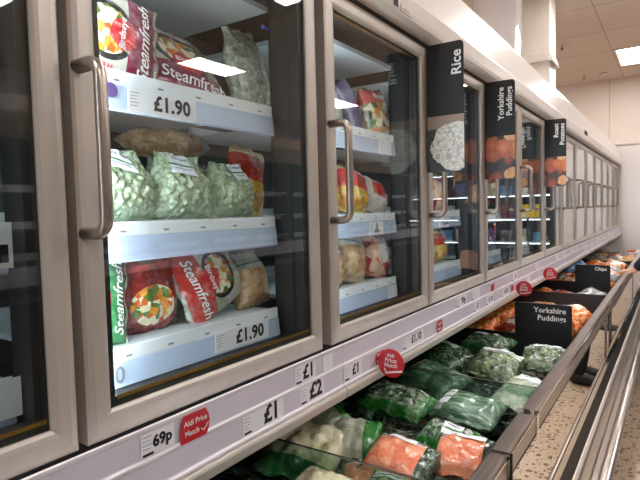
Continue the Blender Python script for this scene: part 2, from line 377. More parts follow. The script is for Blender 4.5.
bm = NB(); tube(bm, [(-.544, 11.95, 3.949), (-.544, 11.95, 3.92), (-.544, 11.95, 3.90)], [.07, .065, .03], 16); tag(obj('smoke_detector', bm, 'duct_beige'), 'round smoke detector on the ceiling beside the light panel', 'detector')

# ------------------------------------------------------------------ upright freezer cabinets
ZB, ZT, FW, FH, G = 1.0246, 1.8791, .038, .0415, .014
SA, SB, SC, SR = 1.585, 1.335, 1.125, 1.802     # shelf heights, roof of the case
def header_profile(s=1):
    return [(-.02, 1.893), (.034, 1.893), (.044, 1.897), (.048, 1.91), (.048, 1.955), (.044, 1.965), (.004, 2.125), (-.004, 2.145), (-.03, 2.168), (-.07, 2.178), (-.14, 2.18), (-.60, 2.18), (-.60, 2.14), (-.08, 2.14), (-.02, 1.95)]
def make_door(cab, n, glass='door_glass'):
    y0, y1 = bnd(n) + (.0215 if n == 2 else G / 2), bnd(n + 1) - (.0195 if n == 1 else G / 2)
    bm = NB(); prof = [(0, -.040), (0, -.004), (.004, .0), (.012, .002), (FW - .010, .002), (FW - .004, .0005), (FW, -.003), (FW, -.007), (FW - .006, -.012), (FW - .006, -.040)]
    # mitred frame: sweep profile (inset, depth) round the rectangle
    rings = []
    for (sy, sz) in ((0, 0), (1, 0), (1, 1), (0, 1)):
        ring = []
        for ins, dx in prof:
            iy, iz = ins, ins * FH / FW
            ring.append(bm.verts.new((dx, y0 + iy if sy == 0 else y1 - iy, ZB + iz if sz == 0 else ZT - iz)))
        rings.append(ring)
    for i in range(4):
        a, b = rings[i], rings[(i + 1) % 4]
        for k in range(len(prof)):
            kk = (k + 1) % len(prof); bm.faces.new((a[k], a[kk], b[kk], b[k]))
    d = obj('door', bm, 'door_metal', cab)
    bm = NB(); box(bm, -.012, -.0075, y0 + FW - .004, y1 - FW + .004, ZB + FH - .004, ZT - FH + .004); obj('glass_pane', bm, glass, d)
    bm = NB(); w = .019
    ya, yb, za, zb = y0 + FW - .004, y1 - FW + .004, ZB + FH - .004, ZT - FH + .004
    for a in ((ya, ya + w, za, zb), (yb - w, yb, za, zb), (ya + w, yb - w, za, za + .016), (ya + w, yb - w, zb - .016, zb)): box(bm, -.036, -.013, *a)
    obj('gasket', bm, 'black_rubber', d)
    for (q0, q1) in ((za + .012, za + .018), (zb - .012, zb - .007)):  # yellow reflection line at the glass edge, built as thin gold strips
        bm = NB(); box(bm, -.0129, -.0123, ya + .022, yb - .004, q0, q1); obj('reflection_strip', bm, 'gold_reflection', d)
    hy = y0 + .009; zt, zb_ = ZC + .207, ZC - .022; pts = [(-.001, hy, zt), (.030, hy, zt)] + [(.030 + .022 * math.sin(a), hy, zt - .022 + .022 * math.cos(a)) for a in [PI / 12 * i for i in range(1, 7)]]
    pts += [(.052, hy, zt - .08), (.052, hy, zb_ + .06)] + [(.030 + .022 * math.cos(a), hy, zb_ + .022 - .022 * math.sin(a)) for a in [PI / 12 * i for i in range(0, 7)]] + [(-.001, hy, zb_)]
    bm = NB(); tube(bm, pts, .0090, 16, sx=1.1); obj('handle', bm, 'handle_metal', d)
    return d
def make_cabinet(n0, n1, label):
    y0, y1 = bnd(n0), bnd(n1)
    cab = empty('freezer_cabinet', (-.3, (y0 + y1) / 2, 1.0), label, 'freezer')
    bm = NB()
    box(bm, -.60, -.58, y0 + .002, y1 - .002, .98, 2.139); box(bm, -.58, -.045, y0 + .002, y1 - .002, .985, 1.022)
    box(bm, -.58, -.045, y0 + .002, y1 - .002, 1.905, 1.925)
    box(bm, -.58, -.045, y0 + .002, y0 + .022, 1.022, 1.905); box(bm, -.58, -.045, y1 - .022, y1 - .002, 1.022, 1.905)
    obj('carcass', bm, 'case_liner', cab)
    bm = NB(); prism(bm, header_profile(), y0 + .001, y1 - .001); h = obj('header', bm, 'header_white', cab, smooth=False, bevel=.004)
    bm = NB(); box(bm, -.043, -.004, y0 + .004, y1 - .004, 1.8795, 1.8925); box(bm, -.043, -.030, y0 + .004, y1 - .004, 1.0, 1.0240); obj('door_seal', bm, 'black_rubber', cab)
    for n in range(n0, n1 + 1):
        b = bnd(n); a0, a1 = (b - .066, b + .066)
        if n == 1: a0 = b - .044
        if n == n0: a0 = b + .024
        if n == n1: a1 = b - .024
        bm = NB(); prism(bm, [(a0 + .008, -.042), (a1 - .008, -.042), (a1, -.052), (a1, -.098), (a1 - .012, -.112), (a0 + .012, -.112), (a0, -.098), (a0, -.052)][::-1], 1.0235, 1.904, axis='z')
        # profile above is (y, x); swap axes
        for v in bm.verts: v.co.x, v.co.y = v.co.y, v.co.x
        m = obj('mullion', bm, 'mullion_dark', cab)
        bm = NB()
        for zz in (1.0235,):
            if n < n1: box(bm, -.078, -.046, a1 + .0005, a1 + .006, 1.06, 1.87)
        if n < n1: obj('lamp_strip', bm, 'led_cold', m)
        else: bm.free()
    for n in range(n0, n1): make_door(cab, n, 'pale_door_glass' if n0 > 5 else 'door_glass')
    return cab
cabA = make_cabinet(-1, 7, 'long upright freezer with stocked glass doors and hanging food signs')
cabB = make_cabinet(7, 14, 'upright freezer with pale mirrored doors running to the end wall')
# marks printed on the header
bm = NB()
def onH(x, y, z): return lambda a, b: (x, y + a, z + b)
f = onH(.0492, 1.285, ZC + .565)
put_poly(bm, [(-.012, .006), (.012, .006), (.012, .0), (.004, -.002), (0, -.014), (-.004, -.002), (-.012, .0)], f); obj('printed_mark', bm, 'ink', cabA); bm = NB()
f = onH(.0492, 1.335, ZC + .565); box(bm, .0488, .0495, 1.322, 1.35, ZC + .553, ZC + .573); obj('printed_mark', bm, 'ink', cabA); bm = NB()
for a in ((1.366, 1.368, .548, .570), (1.366, 1.435, .548, .5495)): box(bm, .0488, .0495, a[0], a[1], ZC + a[2], ZC + a[3])
put_text(bm, 'serial no', .011, onH(.0497, 1.402, ZC + .560))
obj('printed_mark', bm, 'ink', cabA)
bm = NB(); box(bm, .0485, .052, 4.90, 4.955, ZC + .585, ZC + .62); box(bm, .0485, .052, 4.99, 5.045, ZC + .585, ZC + .62); obj('display', bm, 'ink', cabB)

# shelves: each lifts out on its own
def make_shelf(n, z, label, strip=True, x_front=-.08, tilt=0):
    b = bnd(n); y0, y1 = b + .088, b + PITCH - (.088 if n else .054)
    s = empty('freezer_shelf', (-.3, (y0 + y1) / 2, z - .012), label, 'shelf', 'white shelves inside the upright freezers')
    bm = NB(); box(bm, -.55, x_front - .004, y0, y1, z - .012, z); box(bm, -.55, -.535, y0, y1, z, z + .03); obj('tray', bm, 'shelf_white', s)
    if strip:
        bm = NB(); box(bm, x_front - .004, x_front, y0, y1, z - .018, z + .006)
        for i in range(5): box(bm, x_front, x_front + .0006, y0 + .04 + i * .09, y0 + .052 + i * .09, z - .012, z - .009, 1)
        obj('lip', bm, ['card_bright', 'ink_grey'], s)
        bm = NB(); prism(bm, [(x_front - .003, z - .0185), (x_front + .002, z - .0185), (x_front + .006, z - .058), (x_front + .001, z - .062), (x_front - .003, z - .058)], y0, y1); obj('price_strip', bm, 'strip_blue', s)
    return s
lv = (('upper', SA), ('middle', SB), ('lower', SC))
ordn = {-1: 'door cut off beside the camera', 0: 'leftmost door in view', 1: 'large second door', 2: 'third door, with the rice sign', 3: 'fourth door', 4: 'fifth door', 5: 'sixth door', 6: 'seventh door'}
shelves = {}
for n in range(0, 7):
    for nm, z in lv: shelves[n, nm] = make_shelf(n, z, '%s white freezer shelf behind the %s' % (nm, ordn[n]))
    s = make_shelf(n, SR + .012, 'topmost pale shelf panel behind the %s' % ordn[n], strip=False)
for n in range(7, 14):
    for nm, z in lv: make_shelf(n, z, '%s shelf hidden behind reflections in the far pale freezer' % nm)
def shelf_card(n, nm, y, text, w=.10, size=.046, h=.04, fine=True, z_off=-.040, mt='card_white'):
    s = shelves[n, nm]; z = dict(lv)[nm] + z_off
    bm = NB(); x = -.0735; box(bm, x - .001, x, y - w / 2, y + w / 2, z - h / 2, z + h / 2)
    if text: put_text(bm, text, size, onX(x + .0008, y + w * .12, z), 1, bold=.035, space=1.05)
    if fine:
        for i in range(5): box(bm, x, x + .0005, y - w / 2 + .004, y - w / 2 + .022 - .003 * (i % 3), z + .013 - i * .0055, z + .0139 - i * .0055, 2)
    o = obj('price_label', bm, [mt, 'ink', 'ink_grey'], s)
shelf_card(1, 'upper', .635, '£1.90', .150, .036); shelf_card(1, 'lower', .822, '£1.90', .165, .038, z_off=-.034)
bm = NB(); tube(bm, [(-.0738, .528, SA - .03), (-.0728, .528, SA - .03)], .012, 20); obj('round_sticker', bm, 'ink_purple', shelves[1, 'upper'])
bm = NB(); put_text(bm, '0', .04, onX(-.0725, .520, SC - .038), bold=.02); obj('lettering', bm, 'ink_grey', shelves[1, 'lower'])
bm = NB(); tube(bm, [(-.0738, .496, SB - .058), (-.0728, .496, SB - .058)], .012, 20); obj('round_sticker', bm, 'tag_red', shelves[1, 'middle'])
shelf_card(2, 'middle', 1.43, '', .09); shelf_card(2, 'upper', 1.5, '', .08); shelf_card(2, 'lower', 1.53, '', .06); shelf_card(3, 'middle', 2.0, '£2.50', .10, .028)
bm = NB()
put_poly(bm, [(0, .018), (-.018, -.016), (.018, -.016)], onX(-.0722, 1.43, SB - .038)); obj('printed_mark', bm, 'ink_grey', shelves[2, 'middle'])
# cards clipped to the shelves behind the leftmost door
def shelf_sign(y0, y1, z0, z1, x, label, inner=True, mt='card_bright', red=False):
    e = empty('shelf_card', (x, (y0 + y1) / 2, z0), label, 'card')
    bm = NB(); box(bm, x - .002, x, y0, y1, z0, z1); obj('card', bm, mt, e)
    if inner:
        bm = NB(); box(bm, x, x + .0006, y0 + .008, y1 - .006, z0 + .008, z0 + (z1 - z0) * .52); obj('printed_panel', bm, 'sign_black', e)
    if red:
        bm = NB(); tube(bm, [(x, y0 + .02, z1 - .04), (x + .0008, y0 + .02, z1 - .04)], .016, 20); obj('printed_panel', bm, 'tag_red', e)
shelf_sign(.262, .356, 1.284, 1.346, -.060, 'white framed card with a dark picture clipped to the middle shelf, leftmost door')
shelf_sign(.268, .357, 1.080, 1.134, -.060, 'plain white ticket with a red spot on the lower shelf, leftmost door', inner=False, red=True)
bm = NB(); tube(bm, [(-.085, .925, 1.765), (-.08, .930, 1.763), (-.075, .942, 1.758)], [.005, .003, .004], 8); tag(obj('plastic_clip', bm, 'blue_clip'), 'small blue plastic clip at the top corner inside the second door', 'clip')

# ------------------------------------------------------------------ price rails under the doors
def make_rail(y0, y1, label):
    e = empty('price_rail', (.03, (y0 + y1) / 2, .905), label, 'rail', 'two-row ticket rails along the freezer')
    bm = NB()
    prism(bm, [(-.04, .998), (.030, 1.022), (.038, 1.037), (.042, 1.040), (.044, 1.038), (.0435, 1.033), (.040, 1.032), (.0405, .992), (.045, .990), (.045, .986), (.041, .985), (.0415, .944), (.046, .942), (.046, .938), (.036, .936), (-.04, .936)], y0, y1)
    obj('ticket_channel', bm, 'rail_white', e)
    bm = NB(); prism(bm, [(-.04, .935), (.036, .935), (.052, .936), (.054, .930), (.050, .912), (.040, .905), (-.04, .905)], y0, y1); obj('ledge', bm, 'ledge_beige', e, bevel=.002)
    bm = NB(); box(bm, .0405, .0412, y0 + .001, y1 - .001, .994, 1.030); box(bm, .0415, .0421, y0 + .001, y1 - .001, .946, .983); obj('backing_strip', bm, 'rail_channel', e)
    return e
ry = [-.84, 1.032, 2.284, 3.534, 4.784, 6.66, 8.535]
rails = []
rl = ['near ticket rail showing 69p and one pound tickets below the first doors', 'ticket rail section showing the 1.10 ticket below the rice sign', 'ticket rail section below the fourth and fifth doors, beside the pudding sign', 'ticket rail section below the sixth and seventh doors', 'ticket rail section below the start of the far pale freezer', 'last ticket rail section, ending at the white end wall']
for i in range(6): rails.append(make_rail(ry[i] + .001, ry[i + 1] - .001, rl[i]))
def ticket(y, row, text, w=.075, size=.038, ri=0, fine=True, dy=0, mt='card_white'):
    zc = 1.012 if row else .9645; x = .0432
    bm = NB(); box(bm, x - .0004, x, y - w / 2, y + w / 2, zc - .018, zc + .018)
    if text: put_text(bm, text, size, onX(x + .0005, y + w * .13 + dy, zc + .001), 1, bold=.04)
    if fine:
        for i in range(4): box(bm, x, x + .0004, y - w / 2 + .003, y - w / 2 + .020 - .004 * (i % 2), zc + .012 - i * .006, zc + .0127 - i * .006, 2)
        box(bm, x, x + .0004, y - w / 2 + .003, y - w / 2 + .022, zc - .0165, zc - .0125, 1)
    o = obj('price_label', bm, [mt, 'ink', 'ink_grey'], rails[ri])
ticket(.500, 1, '69p', .062, .024); ticket(.882, 1, '£1', .075, .040); ticket(.745, 0, '£1', .118, .046, dy=.006); ticket(.905, 0, '£2', .090, .046)
ticket(.968, 1, '', .04, fine=False)
ticket(1.078, 0, '£1', .085, .034, 1); ticket(1.43, 0, '£1.10', .15, .032, 1); ticket(1.86, 1, '90p', .11, .030, 1); ticket(2.03, 0, '£1', .08, .028, 1); ticket(2.20, 0, '£1.10', .11, .026, 1)
ticket(2.02, 1, '', .10, ri=1); ticket(2.44, 0, '£2.20', .12, .026, 2); ticket(2.62, 1, '£1', .10, .026, 2); ticket(2.9, 0, '', .1, ri=2); ticket(3.1, 1, '', .1, ri=2)
for y in (3.7, 3.95, 4.3, 4.55): ticket(y, int(y * 10) % 2, '', .12, ri=3)
for y in (5.0, 5.4, 5.9, 6.3): ticket(y, int(y * 10) % 2, '', .12, ri=4)
for y in (6.9, 7.4, 7.9): ticket(y, int(y * 10) % 2, '', .12, ri=5)
def flag(y, row, ri, w=.062, h=.044, text=True, zc=None):
    zc = zc or (1.010 if row else .9645); x = .0462
    bm = NB(); pl = []
    for cxp, a0 in ((w / 2 - .006, 0), (-w / 2 + .006, 1)): pass
    pl = [(-w / 2, -h / 2), (w / 2 - .008, -h / 2), (w / 2 - .002, -h / 4), (w / 2, 0), (w / 2 - .002, h / 4), (w / 2 - .008, h / 2), (-w / 2 + .008, h / 2), (-w / 2 + .002, h / 4), (-w / 2, 0)]
    prism(bm, pl, x - .001, x, axis='x'); 
    for v in bm.verts: v.co.y += y; v.co.z += zc
    o = obj('price_match_flag', bm, 'tag_red', rails[ri])
    bm = NB()
    if text:
        put_text(bm, 'Aldi Price', .0125, onX(x + .0008, y, zc + .008), bold=.02); put_text(bm, 'Match', .0125, onX(x + .0008, y - .008, zc - .008), bold=.02)
    put_poly(bm, [(a * .014, b * .014) for a, b in TICK], onX(x + .0008, y + w * .30, zc - .008))
    obj('lettering', bm, 'ink_white', o)
flag(.572, 1, 0); flag(1.635, 0, 1, .05, .038); flag(1.215, 0, 1, .05, .030); flag(2.24, 1, 1, .04, .03, False); flag(2.56, 0, 2, .04, .03, False)
def wobbler(y, z, r, label, x=None):
    x = x or .046 + r
    e = empty('price_match_disc', (x, y, z - r), label, 'sign', 'round red price match tags')
    bm = NB(); tube(bm, [(x, y - .0015, z), (x, y + .0015, z)], r, 36); obj('disc', bm, 'tag_red', e)
    bm = NB(); f = onY(x, y - .0022, z)
    put_text(bm, 'Aldi', r * .36, onY(x, y - .0022, z + r * .55), bold=.02); put_text(bm, 'Price', r * .44, onY(x, y - .0022, z + r * .20), bold=.02); put_text(bm, 'Match', r * .42, onY(x, y - .0022, z - r * .14), bold=.02)
    put_poly(bm, [(-.42 * r, -.38 * r), (-.34 * r, -.62 * r), (.85 * r, -.38 * r), (.85 * r, -.50 * r), (-.40 * r, -.78 * r), (-.54 * r, -.38 * r)], f)
    obj('lettering', bm, 'ink_white', e)
    bm = NB(); box(bm, .0465, x - r * .7, y + .0018, y + .0035, z - r * .35, z + r * .35); obj('bracket', bm, 'clear_tape', e)
wobbler(1.20, .956, .037, 'red price match disc hanging over the vegetables, nearest and largest of the three')
wobbler(2.626, .955, .037, 'red price match disc above the Yorkshire Puddings divider')
wobbler(3.256, .955, .037, 'farthest red price match disc, before the Chips divider')

# ------------------------------------------------------------------ hanging signs
def hang_sign(y, lines, print_mat, label, x0=.003, w=.124, z0=.119, z1=.529, size=.036):
    z0 += ZC; z1 += ZC; zs = z0 + .18
    e = empty('aisle_sign', (x0, y, z0), label, 'sign', 'black food signs standing out from the door frames')
    r = .014; x1 = x0 + w
    pl = [(x0, z0)] + [(x1 - r + r * math.cos(a), z0 + r + r * math.sin(a)) for a in [-PI / 2 + PI / 12 * i for i in range(7)]] + [(x1 - r + r * math.cos(a), z1 - r + r * math.sin(a)) for a in [PI / 12 * i for i in range(7)]] + [(x0, z1)]
    bm = NB(); prism(bm, pl, y, y + .003); obj('board', bm, 'sign_black', e)
    lo = [p for p in pl if p[1] < zs]; lo = [(x0, z0)] + lo[1:] + [(x1, zs), (x0, zs)]
    bm = NB(); prism(bm, [(a - x0 - w / 2, b - zs) for a, b in lo], -.0006, .0)
    o = obj('food_photo', bm, print_mat); o.location = (x0 + w / 2, y - .0003, zs); o.parent = e; o.matrix_parent_inverse = Matrix.Translation(-Vector(e.location))
    bm = NB(); n = len(lines)
    for i, s in enumerate(lines):
        xx = x1 - .022 - (n - 1 - i) * .034
        put_text(bm, s, size, lambda a, b, xx=xx: (xx - b, y - .0012, z1 - .028 + a), align='RIGHT', bold=.02)
    obj('lettering', bm, 'ink_white', e)
    bm = NB(); box(bm, x0, x0 + .008, y + .0032, y + .012, z0 + .02, z1 - .02); obj('mounting_strip', bm, 'black_rubber', e)
hang_sign(1.652, ['Rice'], 'rice_print', 'black Rice sign with a picture of white rice, nearest hanging sign', size=.045)
hang_sign(2.290, ['Yorkshire', 'Puddings'], 'pudding_print', 'black Yorkshire Puddings sign hanging with a picture of brown puddings', size=.034)
hang_sign(3.520, ['Roast', 'Potatoes'], 'potato_print', 'black Roast Potatoes sign with a picture of orange potatoes, farthest hanging sign', size=.037)

# ------------------------------------------------------------------ chest freezer
ch = empty('chest_freezer', (.05, 3.8, 0), 'open chest freezer under the glass doors with steel rail and mirrored front', 'freezer')
Y0, Y1 = -.84, 8.53
bm = NB(); box(bm, -.60, .405, Y0, Y1, .12, .44); box(bm, -.60, -.36, Y0, Y1, .44, .90); box(bm, -.36, .40, Y0, Y0 + .05, .44, .80); box(bm, -.36, .40, Y1 - .02, Y1, .44, .64)
obj('tub', bm, 'liner_dark', ch)
bm = NB(); box(bm, -.58, .36, Y0 + .02, Y1 - .02, .0, .12); obj('plinth', bm, 'black_rubber', ch)
bm = NB(); prism(bm, [(.372, .800), (.368, .832), (.370, .846), (.376, .850), (.402, .8505), (.408, .847), (.411, .838), (.412, .806), (.408, .800)], Y0, Y1); obj('top_rail', bm, 'rail_metal', ch, bevel=.0015)
bm = NB(); prism(bm, [(.410, .8482), (.4125, .846), (.4125, .843), (.410, .8435)], Y0, Y1); obj('rail_edge', bm, 'chrome', ch)
bm = NB(); box(bm, .406, .412, Y0 + .01, Y1 - .01, .600, .8); obj('front_glass', bm, 'front_glass', ch)
bm = NB(); box(bm, .396, .4055, Y0 + .01, Y1 - .01, .46, .80); obj('inner_panel', bm, 'bin_black', ch)
for y in (2.82, 4.7, 6.58):
    bm = NB(); box(bm, .4125, .416, y, y + .012, .605, .80); obj('glass_joint', bm, 'rail_metal', ch)
bm = NB(); prism(bm, [(.4065, .50), (.4065, .5995), (.4135, .5995), (.4215, .580), (.4215, .50)], Y0, Y1); obj('chrome_trim', bm, 'chrome', ch)
bm = NB(); prism(bm, [(.4217, .48), (.4217, .578), (.4375, .536), (.4375, .48)], Y0, Y1); obj('black_gasket', bm, 'black_rubber', ch)
bm = NB(); prism(bm, [(.4377, .44), (.4377, .538), (.441, .536), (.4445, .520), (.4445, .44)], Y0, Y1); obj('lip_trim', bm, 'header_white', ch)
bm = NB(); prism(bm, [(.4447, .36), (.4447, .516), (.450, .508), (.457, .487), (.461, .465), (.462, .36)], Y0, Y1); obj('side_panel', bm, 'bumper_metal', ch, bevel=.002)
bm = NB(); prism(bm, [(.4622, .34), (.4622, .462), (.466, .458), (.470, .34)], Y0, Y1); obj('mirror_panel', bm, 'bumper_metal', ch)
bm = NB(); tube(bm, [(.487, Y0, .375), (.487, Y1, .375)], .021, 20); obj('bumper', bm, 'bumper_metal', ch)
bm = NB(); box(bm, .409, .4615, Y0 + .01, Y1 - .01, .13, .339); obj('lower_panel', bm, 'door_metal', ch)
bm = NB()
for (a, b, c_, d) in ((.362, .418, .8515, .8535), (.413, .418, .79, .8515)): box(bm, a, b, 1.062, 1.068, c_, d)
obj('joint_clip', bm, 'black_rubber', ch)
bm = NB(); box(bm, .366, .4155, 1.30, 1.33, .8512, .8522); box(bm, .4135, .4155, 1.305, 1.325, .79, .851); obj('tape', bm, 'clear_tape', ch)

def bin_divider(y, z_low, z_sign, xs, lines, label, x1=.345, size=.032):
    z_low += ZC; z_sign += ZC
    e = empty('bin_divider', (0, y, .44), label, 'divider')
    bm = NB(); r = .008
    prism(bm, [(-.355, .445), (x1, .445), (x1, z_sign - r), (x1 - r * .3, z_sign - r * .3), (x1 - r, z_sign), (xs + r, z_sign), (xs + r * .3, z_sign - r * .3), (xs, z_sign - r), (xs, z_low), (-.355, z_low)], y, y + .010)
    obj('board', bm, 'bin_black', e)
    if lines:
        bm = NB()
        for i, s in enumerate(lines): put_text(bm, s, size, lambda a, b, i=i: (x1 - .022 + a, y - .001, z_sign - .028 - i * .034 + b), align='RIGHT', bold=.02)
        obj('lettering', bm, 'ink_white', e)
bin_divider(2.45, -.575, -.432, .083, ['Yorkshire', 'Puddings'], 'black chest divider with a raised Yorkshire Puddings sign', .319, .033)
bin_divider(4.2, -.557, -.432, .078, ['Chips'], 'black chest divider with a raised Chips sign', .305, .033)
e = empty('bin_divider', (0, 3.3, .44), 'plain dark grey chest divider between the Yorkshire Puddings and Chips signs', 'divider')
bm = NB(); box(bm, -.355, .366, 3.3, 3.312, .445, ZC - .512); obj('board', bm, 'bin_grey', e)
bm = NB(); box(bm, -.355, .366, 3.297, 3.315, ZC - .512, ZC - .507); obj('top_edge', bm, 'bin_grey', e)
e = empty('bin_divider', (0, 5.9, .44), 'low black divider far down the chest past the Chips sign', 'divider')
bm = NB(); box(bm, -.355, .366, 5.9, 5.912, .445, ZC - .56); obj('board', bm, 'bin_black', e)
for y, lb in ((.968, 'clear plastic divider standing in front of the cauliflower bag'), (1.655, 'clear plastic divider in front of the green bean bags')):
    bm = NB(); box(bm, -.35, .366, y, y + .004, .52, ZC - .55); cd = tag(obj('clear_divider', bm, 'acrylic'), lb, 'divider', 'clear dividers in the vegetable bay')
    bm = NB(); box(bm, -.35, .366, y - .0005, y + .0045, ZC - .5498, ZC - .5482); obj('top_edge', bm, 'wire_steel', cd)

# ------------------------------------------------------------------ bags
def surf(u, v, W, H, T, sd, lump, lsc, side=1, wr=1.0, pouch=0):
    """point on the film of a filled bag; u, v in -1..1"""
    au, av = abs(u), abs(v)
    t = T / 2 * (max(0, 1 - au ** 3.2)) ** .55 * (max(0, 1 - min(1, av / .93) ** 3.6)) ** .62
    k = max(0, min(1, (v - .1) / .8)); k = k * k * (3 - 2 * k)
    t *= 1 - .75 * pouch * k
    sx = (1 - .05 * (1 - av ** 2) + .02 * math.sin(3 * v + sd)) * (1 - .32 * pouch * k)
    x = u * W / 2 * sx; y = v * H / 2 * (1 - .03 * math.sin(2.3 * u + sd * 2) * av)
    p = Vector((x * lsc, y * lsc, sd * 3.1 + (0 if side > 0 else 9)))
    f = t / (T / 2 + 1e-9)
    if lump: t += lump * (.55 - noise.voronoi(p)[0][0]) * f
    t += wr * .0045 * noise.noise(Vector((x * 26, y * 17, sd))) * (.25 + f)
    t += wr * .0030 * math.sin(u * 16 + 3 * noise.noise(Vector((u * 2, v * 2, sd)))) * av ** 5
    ripple = wr * .004 * math.sin(u * 9 + sd * 5) * max(0, av - .75) * 4
    return Vector((x, y, side * t + ripple + .0006 * side))
def bag(mt, W, H, T, M4, label, name='frozen_food_bag', cat='bag', group=None, lump=.006, lsc=45, nu=26, nv=30, texts=(), patches=(), wr=1.0, inkmat='ink_white', arc=None, pouch=0):
    sd = random.random() * 10
    bm = NB(); uvl = bm.loops.layers.uv.new('UVMap'); G_ = {}
    for s in (1, -1):
        for i in range(nu + 1):
            for j in range(nv + 1):
                u, v = -1 + 2 * i / nu, -1 + 2 * j / nv
                if s < 0 and (i in (0, nu) or j in (0, nv)): G_[s, i, j] = G_[1, i, j]; continue
                p = surf(u, v, W, H, T, sd, lump, lsc, s, wr, pouch)
                if i in (0, nu) or j in (0, nv): p.z = wr * .004 * math.sin(u * 9 + sd * 5) * max(0, abs(v) - .75) * 4
                G_[s, i, j] = bm.verts.new(p)
    for s in (1, -1):
        for i in range(nu):
            for j in range(nv):
                q = [(i, j), (i + 1, j), (i + 1, j + 1), (i, j + 1)]
                if s < 0: q.reverse()
                f = bm.faces.new([G_[s, a, b] for a, b in q]); f.smooth = True
                for lp, (a, b) in zip(f.loops, q): lp[uvl].uv = (a / nu, b / nv)
    o = obj(name, bm, mt, fix=False); o.matrix_basis = M4
    tag(o, label, cat, group)
    def on(cu, cv, rot, off=.0016):
        ca, sa = math.cos(rot), math.sin(rot)
        def f(a, b):
            x = cu * W / 2 + a * ca - b * sa; y = cv * H / 2 + a * sa + b * ca
            p = surf(max(-.98, min(.98, x / (W / 2))), max(-.98, min(.98, y / (H / 2))), W, H, T, sd, lump, lsc, 1, wr, pouch); p.z += off + lump * .25; return p
        return f
    def child(nm, bm, mts):
        me = bpy.data.meshes.new(nm); bm.to_mesh(me); bm.free()
        for m in mts: me.materials.append(M[m])
        c = bpy.data.objects.new(nm, me); C.objects.link(c); c.parent = o; return c
    if patches:
        for (u0, u1, v0, v1, rot, mts, lines) in patches:     # printed paper-like panel with lines of type
            bm = NB(); f = on((u0 + u1) / 2, (v0 + v1) / 2, rot, .0012); w, h = (u1 - u0) * W / 2, (v1 - v0) * H / 2; n = 10; g = {}
            for i in range(n + 1):
                for j in range(n + 1): g[i, j] = bm.verts.new(f(w * (i / n - .5), h * (j / n - .5)))
            for i in range(n):
                for j in range(n):
                    fc = bm.faces.new((g[i, j], g[i + 1, j], g[i + 1, j + 1], g[i, j + 1])); fc.smooth = True; fc.material_index = 1 if (lines and .36 <= (j + .5) / n <= .5) else 0
            f2 = on((u0 + u1) / 2, (v0 + v1) / 2, rot, .0024)
            for (s, sz, dy) in lines or (): put_text(bm, s, sz, lambda a, b, dy=dy: f2(a, b + dy * h), 2, bold=.02)
            child('printed_panel', bm, list(mts))
    if texts:
        bm = NB()
        for (s, sz, cu, cv, rot, sh) in texts: put_text(bm, s, sz, on(cu, cv, rot), bold=.012, shear=sh)
        child('lettering', bm, [inkmat])
    if arc:
        s_, sz, cv, ru, rv = arc; bm = NB()
        for i, chh in enumerate(s_):
            a = PI * 1.04 - PI * 1.08 * i / (len(s_) - 1)
            if chh != ' ': put_text(bm, chh, sz, on(ru * math.cos(a), cv + rv * math.sin(a), a - PI / 2, .003), bold=.02)
        child('ring_lettering', bm, ['tag_red'])
    return o
FACE = Matrix(((0, 0, 1, 0), (1, 0, 0, 0), (0, 1, 0, 0), (0, 0, 0, 1)))      # local x -> +y, y -> up, z -> aisle
def R(ax, d): return Matrix.Rotation(math.radians(d), 4, ax)
def upright(x, y, z, roll=0, lean=0, yaw=0): return Matrix.Translation((x, y, z)) @ R('Z', yaw) @ FACE @ R('X', lean) @ R('Z', roll)
def lying(x, y, z, rot=0, tx=0, ty=0): return Matrix.Translation((x, y, z)) @ R('X', tx) @ R('Y', ty) @ R('Z', rot)
steam_txt = [('Birdseye', .018, 0, -.16, .0, .1), ('Steamfresh', .033, 0, -.60, .0, .35)]
mix_txt = [('HEARTY FARMHOUSE MIX', .0125, 0, .90, 0, 0)]
# --- upper shelf, second door
bag('steam_maroon', .175, .20, .045, upright(-.135, .568, SA + .080, 80, -8, -4), 'maroon steamed vegetable bag on its side, leftmost on the upper shelf, second door', lump=.003, texts=steam_txt, arc=('HEARTY FARMHOUSE MIX', .0135, .10, .80, .62), name='vegetable_bag')
bag('steam_maroon', .235, .21, .05, upright(-.185, .765, SA + .078, -6, -34, 6), 'maroon and cream vegetable bag lying back beside the leftmost upper bag', lump=.003, texts=[('Birdseye', .02, 0, -.16, 0, .1), ('Steamfresh', .042, 0, -.62, 0, .35)], arc=('HEARTY FARMHOUSE MIX', .0135, .10, .80, .62), name='vegetable_bag')
bag('cauli_bag', .14, .22, .07, upright(-.20, 1.0, SA + .107, 8, -6), 'tall clear bag of pale cauliflower at the right end of the upper shelf, second door', lump=.012, lsc=48, pouch=.7, nu=40, nv=44, name='cauliflower_bag')
bag('dark_clear_bag', .12, .16, .06, upright(-.33, .86, SA + .085, -8, -14), 'dim clear vegetable bag deep on the upper shelf behind the cauliflower bag', name='vegetable_bag', wr=1.2)
